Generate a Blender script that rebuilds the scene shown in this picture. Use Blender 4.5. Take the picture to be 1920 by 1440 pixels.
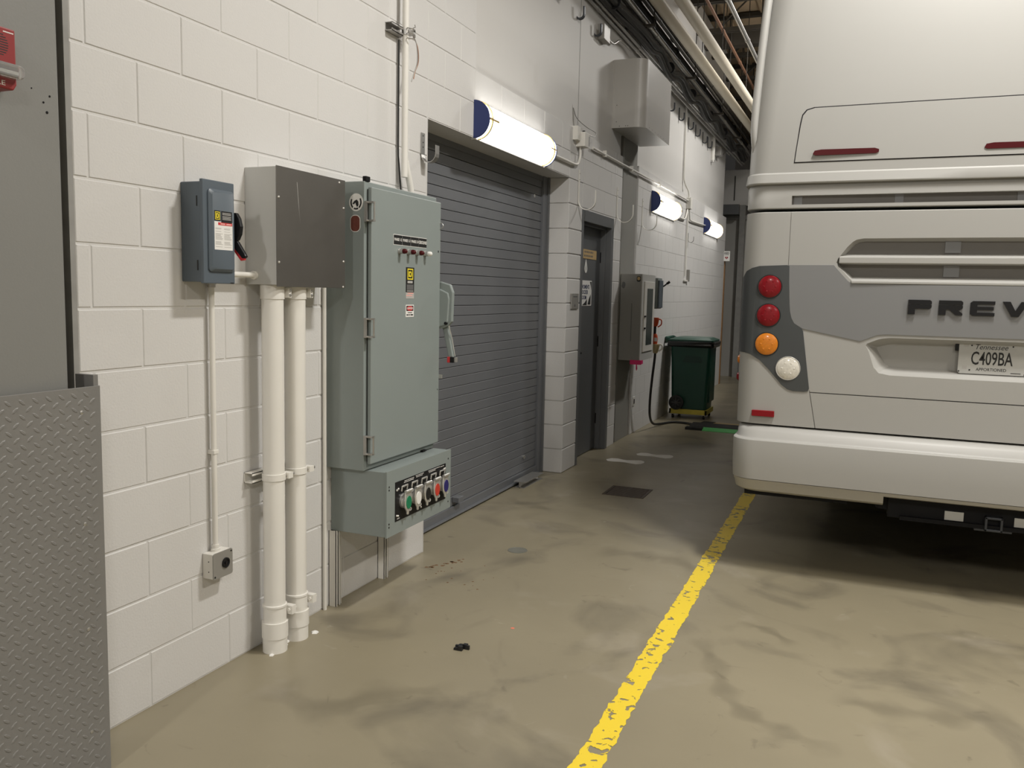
import bpy, bmesh, math, random
from mathutils import Vector, Matrix
random.seed(7)
S = bpy.context.scene
for o in list(bpy.data.objects): bpy.data.objects.remove(o)

# ------------------------------------------------------------------ camera
F_PX, YAW, PITCH, ROLL = 1601.3, .3888, .107, .022
CAM = Vector((2.2755, 0.0, 1.5033))
fw = Vector((-math.sin(YAW)*math.cos(PITCH), math.cos(YAW)*math.cos(PITCH), -math.sin(PITCH)))
rt = fw.cross(Vector((0, 0, 1))).normalized(); up = rt.cross(fw)
r2 = rt*math.cos(ROLL)+up*math.sin(ROLL); u2 = up*math.cos(ROLL)-rt*math.sin(ROLL)
cd = bpy.data.cameras.new('camera'); cam = bpy.data.objects.new('camera', cd); S.collection.objects.link(cam)
cd.sensor_width = 36; cd.sensor_fit = 'HORIZONTAL'; cd.lens = F_PX*36/1920; cd.clip_end = 200
cam.matrix_world = Matrix(((r2.x, u2.x, -fw.x, CAM.x), (r2.y, u2.y, -fw.y, CAM.y), (r2.z, u2.z, -fw.z, CAM.z), (0, 0, 0, 1)))
S.camera = cam

# ------------------------------------------------------------------ world, lamps of the hall, added fill lights, exposure
W = bpy.data.worlds.new('world'); S.world = W; W.use_nodes = True
W.node_tree.nodes['Background'].inputs[0].default_value = (1, .95, .88, 1)
W.node_tree.nodes['Background'].inputs[1].default_value = 0.02
def area(name, loc, size, power, col):
    l = bpy.data.lights.new(name, 'AREA'); l.shape = 'RECTANGLE'; l.size = size[0]; l.size_y = size[1]
    l.energy = power; l.color = col
    o = bpy.data.objects.new(name, l); S.collection.objects.link(o); o.location = loc
    return o
WARM = (1.0, .975, .93)
area('ceiling_light_bay', (2.9, 3.6, 4.85), (.25, .7), 140, WARM)
area('ceiling_light_behind', (1.3, -4.3, 5.2), (.3, 1.2), 190, WARM)
area('fill_light_rear', (5.5, -3.6, 5.2), (.3, 1.2), 150, WARM)  # added fill to brighten the bus rear and bumper, no known fixture
area('ceiling_light_right', (6.6, 2.4, 5.2), (.3, 1.2), 200, (1.0, .94, .83))
area('ceiling_light_far', (2.5, 11.7, 5.3), (.3, 1.2), 175, WARM)
area('fill_light_over', (6.8, 12.5, 5.0), (.3, 1.2), 150, WARM)  # added low-angle fill for the upper far wall, no known fixture
S.view_settings.view_transform = 'Standard'; S.view_settings.look = 'None'
S.view_settings.exposure = 0.22; S.view_settings.gamma = 1.0
S.view_settings.use_curve_mapping = False

# ------------------------------------------------------------------ materials
M = {}
def mat(name, col, rough=.6, metal=0., vary=0., vscale=4., bump=0., bscale=60., coat=0., emit=None, trans=0., spec=None, dirt=None, cr=.08):
    m = bpy.data.materials.new(name); m.use_nodes = True; nt = m.node_tree; N = nt.nodes; L = nt.links
    b = N['Principled BSDF']
    b.inputs['Base Color'].default_value = (*col, 1); b.inputs['Roughness'].default_value = rough
    b.inputs['Metallic'].default_value = metal; b.inputs['Coat Weight'].default_value = coat; b.inputs['Coat Roughness'].default_value = cr
    if spec is not None: b.inputs['Specular IOR Level'].default_value = spec
    if trans: b.inputs['Transmission Weight'].default_value = trans
    if emit: b.inputs['Emission Color'].default_value = (*emit[0], 1); b.inputs['Emission Strength'].default_value = emit[1]
    tc = None
    def coord():
        nonlocal tc
        if tc is None:
            g = N.new('ShaderNodeNewGeometry'); tc = g.outputs['Position']
        return tc
    def noise(sc, det=6, dist=0.):
        n = N.new('ShaderNodeTexNoise'); n.inputs['Scale'].default_value = sc; n.inputs['Detail'].default_value = det
        n.inputs['Distortion'].default_value = dist; L.new(coord(), n.inputs['Vector']); return n.outputs['Fac']
    if vary or dirt:
        mx = N.new('ShaderNodeMix'); mx.data_type = 'RGBA'
        mx.inputs[6].default_value = (*[c*(1-vary) for c in col], 1); mx.inputs[7].default_value = (*[min(1, c*(1+vary)) for c in col], 1)
        L.new(noise(vscale), mx.inputs[0]); out = mx.outputs[2]
        if dirt:
            m2 = N.new('ShaderNodeMix'); m2.data_type = 'RGBA'; m2.inputs[7].default_value = (*dirt[0], 1)
            rp = N.new('ShaderNodeMapRange'); rp.inputs[1].default_value = dirt[2]; rp.inputs[2].default_value = dirt[2]+.2
            rp.inputs[4].default_value = dirt[3]
            L.new(noise(dirt[1], 9, .4), rp.inputs[0]); L.new(rp.outputs[0], m2.inputs[0]); L.new(out, m2.inputs[6]); out = m2.outputs[2]
        L.new(out, b.inputs['Base Color'])
    if bump:
        bp = N.new('ShaderNodeBump'); bp.inputs['Strength'].default_value = bump; bp.inputs['Distance'].default_value = .004
        L.new(noise(bscale, 4), bp.inputs['Height']); L.new(bp.outputs[0], b.inputs['Normal'])
    M[name] = m; return m
mat('block_paint', (.655, .645, .63), .55, vary=.035, vscale=1.3, bump=.25, bscale=120, dirt=((.5, .47, .42), 2.2, .66, .35))
mat('smooth_paint', (.635, .622, .60), .55, vary=.05, vscale=1.1, bump=.08, bscale=60, dirt=((.42, .39, .34), 1.4, .64, .4))
mat('pipe_paint', (.78, .76, .71), .4, vary=.04, vscale=7)
mat('column_grey', (.22, .22, .208), .5, vary=.06, vscale=2, bump=.1, bscale=150)
mat('plate_grey', (.20, .195, .185), .42, vary=.12, vscale=3, bump=.15, bscale=90)
mat('far_grey', (.40, .39, .365), .5, vary=.06, vscale=2)
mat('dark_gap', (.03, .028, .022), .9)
mat('strip_grey', (.30, .295, .28), .6, vary=.2, vscale=14)
mat('slat_grey', (.15, .156, .168), .42, vary=.1, vscale=3)
mat('door_grey', (.10, .105, .11), .45, vary=.1, vscale=2)
mat('frame_grey', (.13, .135, .14), .45, vary=.08, vscale=3)
mat('steel_column', (.27, .265, .245), .5, vary=.1, vscale=2)
mat('panel_grey', (.255, .29, .282), .42, vary=.04, vscale=3)
mat('switch_grey', (.10, .125, .15), .42, vary=.05, vscale=4)
mat('box_paint', (.56, .56, .54), .45, vary=.05, vscale=3)
mat('box_steel', (.20, .19, .175), .38, metal=.75, vary=.12, vscale=6)
mat('galvanized', (.52, .51, .49), .38, metal=.85, vary=.15, vscale=20)
mat('chrome', (.74, .73, .70), .3, metal=.65, vary=.1, vscale=30)
mat('black_plastic', (.012, .012, .013), .35, spec=.25)
mat('black_rubber', (.012, .012, .012), .65)
mat('black_steel', (.010, .010, .011), .6, vary=.3, vscale=8, spec=.15)
mat('tow_steel', (.06, .065, .075), .45, metal=.4)
mat('cable_black', (.018, .017, .017), .45)
mat('yellow_ink', (.85, .70, .04), .5)
mat('white_ink', (.82, .81, .78), .5)
mat('grey_ink', (.45, .44, .42), .6)
mat('dim_ink', (.12, .12, .12), .6)
mat('red_ink', (.60, .035, .04), .5)
mat('pink_ink', (.80, .40, .36), .5)
mat('black_ink', (.012, .012, .012), .5)
mat('navy_ink', (.05, .06, .13), .5)
mat('heart_ink', (.28, .01, .02), .5)
mat('sticker_red', (.14, .035, .022), .5, vary=.4, vscale=60)
mat('sticker_tan', (.30, .14, .07), .5)
mat('wood_sign', (.52, .36, .16), .55, vary=.15, vscale=30)
mat('wood_door', (.28, .15, .06), .5, vary=.2, vscale=10)
mat('alarm_red', (.26, .025, .025), .4, vary=.05)
mat('clear_plastic', (.85, .85, .83), .12, trans=.75)
mat('lamp_cap_blue', (.02, .035, .14), .45)
mat('brass', (.55, .40, .14), .35, metal=.6)
mat('lamp_diffuser', (.9, .9, .88), .4, emit=((1, .97, .92), 5.2))
mat('deck_tan', (.62, .48, .32), .75, vary=.3, vscale=2.2, dirt=((.26, .18, .11), 1.3, .55, .7))
mat('joist_dark', (.055, .048, .038), .6, vary=.2, vscale=5)
mat('pipe_cream', (.76, .69, .56), .55, vary=.06, vscale=3, bump=.1, bscale=80)
mat('copper', (.30, .16, .10), .5, metal=.35)
mat('bundle_dark', (.028, .027, .024), .55, vary=.3, vscale=12)
mat('duct_paint', (.46, .445, .42), .4, vary=.06, vscale=2)
mat('bin_green', (.006, .055, .035), .38, vary=.15, vscale=4)
mat('bin_emboss', (.004, .035, .024), .5)
mat('bag_black', (.01, .011, .011), .22)
mat('dolly_yellow', (.52, .43, .05), .5, vary=.15, vscale=12)
mat('wheel_grey', (.04, .042, .042), .5)
mat('ramp_black', (.022, .022, .022), .7)
mat('ramp_green', (.10, .50, .14), .5)
mat('ramp_tan', (.46, .34, .15), .6)
mat('plug_orange', (.60, .08, .02), .45)
mat('plug_beige', (.45, .36, .20), .5)
mat('tape_pink', (.75, .02, .16), .5)
mat('glass_dark', (.07, .085, .08), .15)
mat('bus_white', (.37, .364, .345), .5, coat=.25, cr=.38, vary=.01)
mat('bus_lip', (.40, .38, .33), .45, vary=.08, vscale=3)
mat('bus_grey', (.22, .222, .225), .45, metal=.2, coat=.2, cr=.35)
mat('bus_dark', (.055, .06, .062), .35, coat=.4)
mat('bus_gap', (.008, .006, .008), .8)
mat('grille_dark', (.16, .15, .135), .42)
mat('lens_red', (.20, .004, .009), .25, spec=.3, coat=.15, vary=.3, vscale=90)
mat('lens_marker', (.07, .006, .008), .3, spec=.2)
mat('lens_amber', (.62, .19, .008), .3, coat=.4, vary=.25, vscale=90)
mat('lens_clear', (.70, .67, .60), .1, coat=1., vary=.3, vscale=90)
mat('reflector_red', (.22, .005, .010), .3, spec=.3)
mat('licence_white', (.50, .50, .48), .4, vary=.05, vscale=20)
mat('rust', (.17, .10, .05), .9, vary=.4, vscale=60)
mat('grate_brown', (.085, .065, .05), .6, vary=.3, vscale=30)
mat('iron_disc', (.17, .17, .145), .5, vary=.2, vscale=20)
mat('footprint_white', (.78, .76, .71), .55, vary=.1, vscale=12)
mat('debris_black', (.015, .016, .018), .35)
mat('sticker_pink', (.75, .22, .14), .5)
mat('gauge_grey', (.33, .32, .30), .4, metal=.3)
mat('tire', (.012, .012, .012), .8)

def floor_material():
    m = bpy.data.materials.new('floor_concrete'); m.use_nodes = True; nt = m.node_tree; N = nt.nodes; L = nt.links
    b = N['Principled BSDF']; g = N.new('ShaderNodeNewGeometry')
    def noise(sc, det, dist=0.):
        n = N.new('ShaderNodeTexNoise'); n.inputs['Scale'].default_value = sc; n.inputs['Detail'].default_value = det
        n.inputs['Distortion'].default_value = dist; L.new(g.outputs['Position'], n.inputs['Vector']); return n.outputs['Fac']
    def mix(a, c, fac):
        x = N.new('ShaderNodeMix'); x.data_type = 'RGBA'
        if isinstance(a, tuple): x.inputs[6].default_value = (*a, 1)
        else: L.new(a, x.inputs[6])
        x.inputs[7].default_value = (*c, 1); L.new(fac, x.inputs[0]); return x.outputs[2]
    def rng(f, lo, hi, amt):
        r = N.new('ShaderNodeMapRange'); r.inputs[1].default_value = lo; r.inputs[2].default_value = hi; r.inputs[4].default_value = amt
        L.new(f, r.inputs[0]); return r.outputs[0]
    c = mix((.325, .285, .197), (.225, .197, .135), noise(1.1, 5, .3))
    c = mix(c, (.36, .32, .25), rng(noise(2.3, 8, .6), .58, .75, .7))
    c = mix(c, (.12, .105, .078), rng(noise(1.3, 10, 1.6), .54, .70, .62))
    c = mix(c, (.10, .085, .062), rng(noise(7, 8, 1.5), .66, .76, .5))
    c = mix(c, (.42, .38, .31), rng(noise(9, 6, .8), .70, .78, .5))
    L.new(c, b.inputs['Base Color'])
    r = N.new('ShaderNodeMapRange'); r.inputs[3].default_value = .28; r.inputs[4].default_value = .5
    L.new(noise(2.8, 6), r.inputs[0]); L.new(r.outputs[0], b.inputs['Roughness'])
    bp = N.new('ShaderNodeBump'); bp.inputs['Strength'].default_value = .12; bp.inputs['Distance'].default_value = .004
    L.new(noise(14, 6), bp.inputs['Height']); L.new(bp.outputs[0], b.inputs['Normal'])
    M['floor_concrete'] = m
floor_material()
def worn_yellow():
    m = bpy.data.materials.new('worn_yellow'); m.use_nodes = True; nt = m.node_tree; N = nt.nodes; L = nt.links
    b = N['Principled BSDF']; g = N.new('ShaderNodeNewGeometry'); out = N['Material Output']
    n1 = N.new('ShaderNodeTexNoise'); n1.inputs['Scale'].default_value = 26; n1.inputs['Detail'].default_value = 8; n1.inputs['Distortion'].default_value = .5
    n2 = N.new('ShaderNodeTexNoise'); n2.inputs['Scale'].default_value = 3.0; n2.inputs['Detail'].default_value = 2
    for n in (n1, n2): L.new(g.outputs['Position'], n.inputs['Vector'])
    a = N.new('ShaderNodeMath'); a.operation = 'MULTIPLY_ADD'; a.inputs[1].default_value = .55; L.new(n2.outputs['Fac'], a.inputs[0]); L.new(n1.outputs['Fac'], a.inputs[2])
    r = N.new('ShaderNodeMapRange'); r.inputs[1].default_value = .865; r.inputs[2].default_value = .88; L.new(a.outputs[0], r.inputs[0])
    mx = N.new('ShaderNodeMix'); mx.data_type = 'RGBA'; mx.inputs[6].default_value = (.92, .68, .03, 1); mx.inputs[7].default_value = (.80, .60, .05, 1)
    L.new(n2.outputs['Fac'], mx.inputs[0]); L.new(mx.outputs[2], b.inputs['Base Color']); b.inputs['Roughness'].default_value = .42
    t = N.new('ShaderNodeBsdfTransparent'); ms = N.new('ShaderNodeMixShader')
    L.new(r.outputs[0], ms.inputs[0]); L.new(b.outputs[0], ms.inputs[1]); L.new(t.outputs[0], ms.inputs[2]); L.new(ms.outputs[0], out.inputs[0])
    M['worn_yellow'] = m
worn_yellow()
def stain_material():
    m = bpy.data.materials.new('floor_stain'); m.use_nodes = True; nt = m.node_tree; N = nt.nodes; L = nt.links
    b = N['Principled BSDF']; out = N['Material Output']; b.inputs['Base Color'].default_value = (.07, .06, .045, 1); b.inputs['Roughness'].default_value = .4
    g = N.new('ShaderNodeNewGeometry'); n = N.new('ShaderNodeTexNoise'); n.inputs['Scale'].default_value = 5; n.inputs['Detail'].default_value = 8; L.new(g.outputs['Position'], n.inputs['Vector'])
    a = N.new('ShaderNodeAttribute'); a.attribute_name = 'fade'
    r = N.new('ShaderNodeMapRange'); r.inputs[1].default_value = .30; r.inputs[2].default_value = .62; r.inputs[4].default_value = .16; L.new(n.outputs['Fac'], r.inputs[0])
    k = N.new('ShaderNodeMath'); k.operation = 'MULTIPLY'; L.new(a.outputs['Fac'], k.inputs[0]); L.new(r.outputs[0], k.inputs[1])
    t = N.new('ShaderNodeBsdfTransparent'); ms = N.new('ShaderNodeMixShader'); L.new(k.outputs[0], ms.inputs[0]); L.new(t.outputs[0], ms.inputs[1]); L.new(b.outputs[0], ms.inputs[2]); L.new(ms.outputs[0], out.inputs[0])
    M['floor_stain'] = m
stain_material()

# ------------------------------------------------------------------ mesh helpers
class MB:
    def __init__(s, m=None): s.v = []; s.f = []; s.fm = []; s.m = m
    def add(s, vs, fs):
        k = len(s.v); s.v += [tuple(p) for p in vs]
        for f in fs: s.f.append(tuple(i+k for i in f)); s.fm.append(s.m)
        return s
    def box(s, x0, x1, y0, y1, z0, z1):
        return s.add([(x0, y0, z0), (x1, y0, z0), (x1, y1, z0), (x0, y1, z0), (x0, y0, z1), (x1, y0, z1), (x1, y1, z1), (x0, y1, z1)],
                     [(3, 2, 1, 0), (4, 5, 6, 7), (0, 1, 5, 4), (1, 2, 6, 5), (2, 3, 7, 6), (3, 0, 4, 7)])
    def cyl(s, p0, p1, r0, r1=None, n=16, cap=True):
        r1 = r0 if r1 is None else r1
        p0 = Vector(p0); p1 = Vector(p1); d = (p1-p0).normalized()
        a = d.orthogonal().normalized(); b = d.cross(a)
        vs = []
        for p, r in ((p0, r0), (p1, r1)):
            for i in range(n):
                t = 2*math.pi*i/n; vs.append(p+a*(r*math.cos(t))+b*(r*math.sin(t)))
        fs = [(i, (i+1) % n, n+(i+1) % n, n+i) for i in range(n)]
        if cap: fs += [tuple(range(n-1, -1, -1)), tuple(range(n, 2*n))]
        return s.add(vs, fs)
    def lathe(s, base, axis, prof, n=20):
        # prof: list of (t along axis, radius)
        base = Vector(base); d = Vector(axis).normalized(); a = d.orthogonal().normalized(); b = d.cross(a); vs = []
        for t, r in prof:
            for i in range(n):
                q = 2*math.pi*i/n; vs.append(base+d*t+a*(r*math.cos(q))+b*(r*math.sin(q)))
        fs = []
        for k in range(len(prof)-1):
            fs += [(k*n+i, k*n+(i+1) % n, (k+1)*n+(i+1) % n, (k+1)*n+i) for i in range(n)]
        fs += [tuple(range(n-1, -1, -1)), tuple(range((len(prof)-1)*n, len(prof)*n))]
        return s.add(vs, fs)
    def tube(s, pts, r, n=10, sub=0, closed=False):
        P = [Vector(p) for p in pts]
        if sub:
            Q = []
            for i in range(len(P)-1):
                a = P[max(i-1, 0)]; b = P[i]; c = P[i+1]; d = P[min(i+2, len(P)-1)]
                for k in range(sub):
                    t = k/sub
                    Q.append(.5*((2*b)+(c-a)*t+(2*a-5*b+4*c-d)*t*t+(3*b-a-3*c+d)*t**3))
            Q.append(P[-1]); P = Q
        m = len(P); vs = []; a = None
        for i, p in enumerate(P):
            if closed: t = (P[(i+1) % m]-P[i-1]).normalized()
            else: t = (P[min(i+1, m-1)]-P[max(i-1, 0)]).normalized()
            if a is None: a = t.orthogonal().normalized()
            a = (a-t*a.dot(t)).normalized(); b = t.cross(a)
            for k in range(n):
                q = 2*math.pi*k/n; vs.append(p+a*(r*math.cos(q))+b*(r*math.sin(q)))
        fs = []
        for i in range(m if closed else m-1):
            j = (i+1) % m
            fs += [(i*n+k, i*n+(k+1) % n, j*n+(k+1) % n, j*n+k) for k in range(n)]
        if not closed: fs += [tuple(range(n-1, -1, -1)), tuple(range((m-1)*n, m*n))]
        return s.add(vs, fs)
    def prism(s, poly, axis, d0, d1):
        # poly: 2-D outline; axis 'x': (y,z), 'y': (x,z), 'z': (x,y)
        def P(u, v, d): return {'x': (d, u, v), 'y': (u, d, v), 'z': (u, v, d)}[axis]
        n = len(poly)
        ar = sum(poly[i][0]*poly[(i+1) % n][1]-poly[(i+1) % n][0]*poly[i][1] for i in range(n))
        ccw = ar > 0
        if axis == 'y': ccw = not ccw
        if not ccw: poly = poly[::-1]
        if d0 > d1: d0, d1 = d1, d0
        vs = [P(u, v, d0) for u, v in poly]+[P(u, v, d1) for u, v in poly]
        fs = [tuple(range(n-1, -1, -1)), tuple(range(n, 2*n))]+[(i, (i+1) % n, n+(i+1) % n, n+i) for i in range(n)]
        return s.add(vs, fs)
    def strip(s, path, y0, y1, th):
        # flat bent bar: path in (x,z), extruded in y
        n = len(path); L_ = []; R_ = []
        for i in range(n):
            a = path[max(i-1, 0)]; b = path[min(i+1, n-1)]
            tx, tz = b[0]-a[0], b[1]-a[1]; l = math.hypot(tx, tz) or 1; nx, nz = -tz/l*th/2, tx/l*th/2
            L_.append((path[i][0]+nx, path[i][1]+nz)); R_.append((path[i][0]-nx, path[i][1]-nz))
        vs = []
        for i in range(n):
            vs += [(L_[i][0], y0, L_[i][1]), (L_[i][0], y1, L_[i][1]), (R_[i][0], y1, R_[i][1]), (R_[i][0], y0, R_[i][1])]
        fs = []
        for i in range(n-1):
            a = 4*i; b = a+4
            for k in range(4): fs.append((a+k, a+(k+1) % 4, b+(k+1) % 4, b+k))
        fs += [(3, 2, 1, 0), (4*n-4, 4*n-3, 4*n-2, 4*n-1)]
        return s.add(vs, fs)
    def loft(s, rings, caps=True):
        n = len(rings[0]); vs = [p for r in rings for p in r]; fs = []
        for k in range(len(rings)-1):
            fs += [(k*n+i, k*n+(i+1) % n, (k+1)*n+(i+1) % n, (k+1)*n+i) for i in range(n)]
        if caps: fs += [tuple(range(n-1, -1, -1)), tuple(range((len(rings)-1)*n, len(rings)*n))]
        return s.add(vs, fs)
    def mesh(s, name, off=(0, 0, 0), smooth=None, fix=True):
        me = bpy.data.meshes.new(name)
        me.from_pydata([(p[0]-off[0], p[1]-off[1], p[2]-off[2]) for p in s.v], [], s.f)
        names = []
        for x in s.fm:
            if x not in names: names.append(x)
        for x in names: me.materials.append(M[x])
        for p, x in zip(me.polygons, s.fm): p.material_index = names.index(x)
        if fix:
            bm = bmesh.new(); bm.from_mesh(me); bmesh.ops.recalc_face_normals(bm, faces=bm.faces); bm.to_mesh(me); bm.free()
        if smooth is not None:
            me.polygons.foreach_set('use_smooth', [True]*len(me.polygons)); me.set_sharp_from_angle(angle=math.radians(smooth))
        me.update(); return me
LOC = {}
def tag(o, label, cat, group=None):
    o['label'] = label; o['category'] = cat
    if group: o['group'] = group
    return o
def thing(name, label, cat, loc=(0, 0, 0), group=None):
    o = bpy.data.objects.new(name, None); S.collection.objects.link(o); o.empty_display_size = .05
    o.location = loc; LOC[o.name] = Vector(loc); return tag(o, label, cat, group)
def struct(name, loc=(0, 0, 0)):
    o = bpy.data.objects.new(name, None); S.collection.objects.link(o); o.location = loc; o.empty_display_size = .05
    LOC[o.name] = Vector(loc); o['kind'] = 'structure'; return o
def part(name, mb, parent=None, smooth=None, bevel=None, label=None, kind=None, fix=True, origin=None):
    off = LOC[parent.name] if parent else Vector(origin or (0, 0, 0))
    o = bpy.data.objects.new(name, mb.mesh(name, off, smooth, fix)); S.collection.objects.link(o)
    if parent: o.parent = parent; LOC[o.name] = off
    else: o.location = off; LOC[o.name] = off
    if bevel:
        b = o.modifiers.new('bevel', 'BEVEL'); b.width = bevel; b.segments = 2; b.limit_method = 'ANGLE'; b.angle_limit = math.radians(40)
    if label: o['label'] = label
    if kind: o['kind'] = kind
    return o
def single(name, mb, label, cat, origin, smooth=None, bevel=None, group=None):
    return tag(part(name, mb, None, smooth, bevel, origin=origin), label, cat, group)
def copy_tree(o, parent=None, shift=None):
    c = o.copy(); S.collection.objects.link(c); c.parent = parent
    LOC[c.name] = LOC[o.name]+Vector(shift or (0, 0, 0))
    if parent is None: c.location = o.location+Vector(shift)
    for ch in list(o.children): copy_tree(ch, c, shift)
    return c
def text_mesh(s, size, axis, at, mname, sx=1., ext=.0006, align='CENTER', shear=0., bold=0.):
    cu = bpy.data.curves.new('lettering', 'FONT'); cu.body = s; cu.size = size; cu.align_x = align; cu.align_y = 'CENTER'; cu.extrude = ext
    cu.shear = shear; cu.resolution_u = 3; cu.offset = bold
    o = bpy.data.objects.new('lettering', cu); S.collection.objects.link(o); bpy.context.view_layer.update()
    dg = bpy.context.evaluated_depsgraph_get(); me = bpy.data.meshes.new_from_object(o.evaluated_get(dg))
    mb = MB(mname)
    def P(v):
        u, w, d = v.x*sx, v.y, v.z
        return (at[0]+d, at[1]+u, at[2]+w) if axis == 'x' else (at[0]+u, at[1]-d, at[2]+w)
    mb.add([P(v.co) for v in me.vertices], [tuple(p.vertices) for p in me.polygons])
    bpy.data.objects.remove(o); bpy.data.curves.remove(cu); bpy.data.meshes.remove(me)
    return mb
def boolean(o, mb, op='DIFFERENCE'):
    c = bpy.data.objects.new('cutter', mb.mesh('cutter')); S.collection.objects.link(c)
    c.location = (0, 0, 0)
    md = o.modifiers.new('cut', 'BOOLEAN'); md.object = c; md.operation = op; md.solver = 'EXACT'
    bpy.context.view_layer.update(); dg = bpy.context.evaluated_depsgraph_get()
    me = bpy.data.meshes.new_from_object(o.evaluated_get(dg))
    o.modifiers.remove(md); old = o.data; o.data = me; bpy.data.meshes.remove(old)
    cm = c.data; bpy.data.objects.remove(c); bpy.data.meshes.remove(cm)
def resmooth(o, ang):
    me = o.data; me.polygons.foreach_set('use_smooth', [True]*len(me.polygons)); me.set_sharp_from_angle(angle=math.radians(ang))
def arc(cx, cy, r, a0, a1, n):
    return [(cx+r*math.cos(math.radians(a0+(a1-a0)*i/n)), cy+r*math.sin(math.radians(a0+(a1-a0)*i/n))) for i in range(n+1)]
def rrect(x0, x1, y0, y1, r, n=4):
    return arc(x1-r, y1-r, r, 0, 90, n)+arc(x0+r, y1-r, r, 90, 180, n)+arc(x0+r, y0+r, r, 180, 270, n)+arc(x1-r, y0+r, r, 270, 360, n)

# ================================================================== STRUCTURE
C8 = .2032
# ---- floor
fl = part('floor', MB('floor_concrete').box(-1.2, 14, -7, 24, -.2, 0)); fl['kind'] = 'structure'; LOC[fl.name] = Vector()
# ---- hall shell outside the frame
w = part('wall_right', MB('smooth_paint').box(14, 14.2, -7, 24, 0, 6)); w['kind'] = 'structure'
w = part('wall_back', MB('smooth_paint').box(-1.2, 14, -7.2, -7, 0, 6)); w['kind'] = 'structure'
w = struct('wall_far'); 
mb = MB('smooth_paint').box(-1.2, 14, 16.6, 16.8, 3.2, 3.86); part('upper_panel', mb, w)
mb = MB('far_grey').box(-1.2, 14, 16.6, 16.8, 0, 2.95); part('lower_panel', mb, w)
part('beam', MB('frame_grey').box(-1.2, .02, 16.3, 16.8, 3.02, 3.2), w)
part('trim_rail', MB('strip_grey').box(-1.2, 14, 16.55, 16.62, 2.95, 3.02), w)
part('joint', MB('dark_gap').box(-.12, -.105, 16.59, 16.605, 3.3, 3.75), w)
mb = MB('strip_grey').box(.02, .12, 16.45, 16.6, 0, 3.2); part('post', mb, w)

w = part('wall_end', MB('smooth_paint').box(-1.2, 14, 24, 24.2, 0, 6)); w['kind'] = 'structure'

# ---- left block wall: core, then every block a piece of its own
wl = struct('wall_left')
core = MB('block_paint')
T = -.0035
core.box(-.19, T, 4.258, 4.87, 14*C8, 4.9); core.box(-.19, T, 1.958, 4.258, 0, 4.9)                    # near bay
core.box(-.19, T, 4.258, 6.69, 12*C8, 14*C8)               # lintel
core.box(-.185, -.009, 6.702, 7.048, 0, 12*C8); core.box(-.185, T, 6.69, 7.05, 12*C8, 14*C8)                  # pier
core.box(-.19, T, 7.05, 8.03, 2.222, 14*C8)
core.box(-.19, T, 8.03, 8.30, 0, 14*C8)
part('wall_core', core, wl)
BL = {}
def block_mesh(l, h, full=False, soft=False):
    k = (round(l, 3), round(h, 3), full, soft)
    if k in BL: return BL[k]
    c = .0014 if soft else .0035; j = .0045 if full else (.0012 if soft else .003); y0, y1, z0, z1 = j, l-j, j, h-j; d = -.2 if full else -.03
    vs = [(d, y0, z0), (d, y1, z0), (d, y1, z1), (d, y0, z1), (-c, y0, z0), (-c, y1, z0), (-c, y1, z1), (-c, y0, z1),
          (0, y0+c, z0+c), (0, y1-c, z0+c), (0, y1-c, z1-c), (0, y0+c, z1-c)]
    fs = [(8, 9, 10, 11)]
    for a in range(4):
        b = (a+1) % 4; fs += [(4+a, 4+b, 8+b, 8+a), (a, b, 4+b, 4+a)]
    m = MB('block_paint').add(vs, fs).mesh('block'); BL[k] = m; return m
def lay(parent, y0, y1, r0, r1, phase=0., full=False, bottom=None, soft=False):
    for r in range(r0, r1):
        z0 = r*C8; h = C8
        if bottom and r == r0: z0 = bottom; h = (r+1)*C8-bottom
        s0 = 2.0151+(0 if r % 2 else C8)+phase
        k0 = math.floor((y0-s0)/.4064); y = s0+k0*.4064
        while y < y1-.01:
            a, b = max(y, y0), min(y+.4064, y1)
            if b-a > .02:
                o = bpy.data.objects.new('block', block_mesh(b-a, h, full, soft)); S.collection.objects.link(o)
                o.parent = parent; o.location = Vector((random.uniform(-.0004, .0002) if soft else random.uniform(-.0012, .0004), a, z0))-LOC[parent.name]
            y += .4064
lay(wl, 1.958, 4.258, 0, 14)
lay(wl, 1.958, 4.87, 14, 19)
lay(wl, 4.258, 6.69, 12, 14)
for r in range(12): 
    o = bpy.data.objects.new('block', block_mesh(.36, C8, True)); S.collection.objects.link(o); o.parent = wl; o.location = (random.uniform(-.0015, .001), 6.69, r*C8)
for r in (12, 13): lay(wl, 6.69, 7.05, r, r+1, soft=True)
lay(wl, 7.05, 8.03, 11, 14, soft=True)
lay(wl, 8.03, 8.30, 0, 14)
# smooth wall above the ledge
up_ = MB('smooth_paint'); up_.box(-.19, -.012, 4.87, 8.24, 14*C8, 5.45); up_.box(-.19, -.022, 8.24, 8.92, 3.06, 5.45)
part('upper_wall', up_, wl)
part('upper_wall', MB('block_paint').box(-.19, T, 1.958, 4.87, 4.9, 5.45), wl)
# groove on the upper wall
part('control_joint', MB('strip_grey').box(-.014, -.0105, 6.885, 6.897, 14*C8, 3.9), wl)
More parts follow.
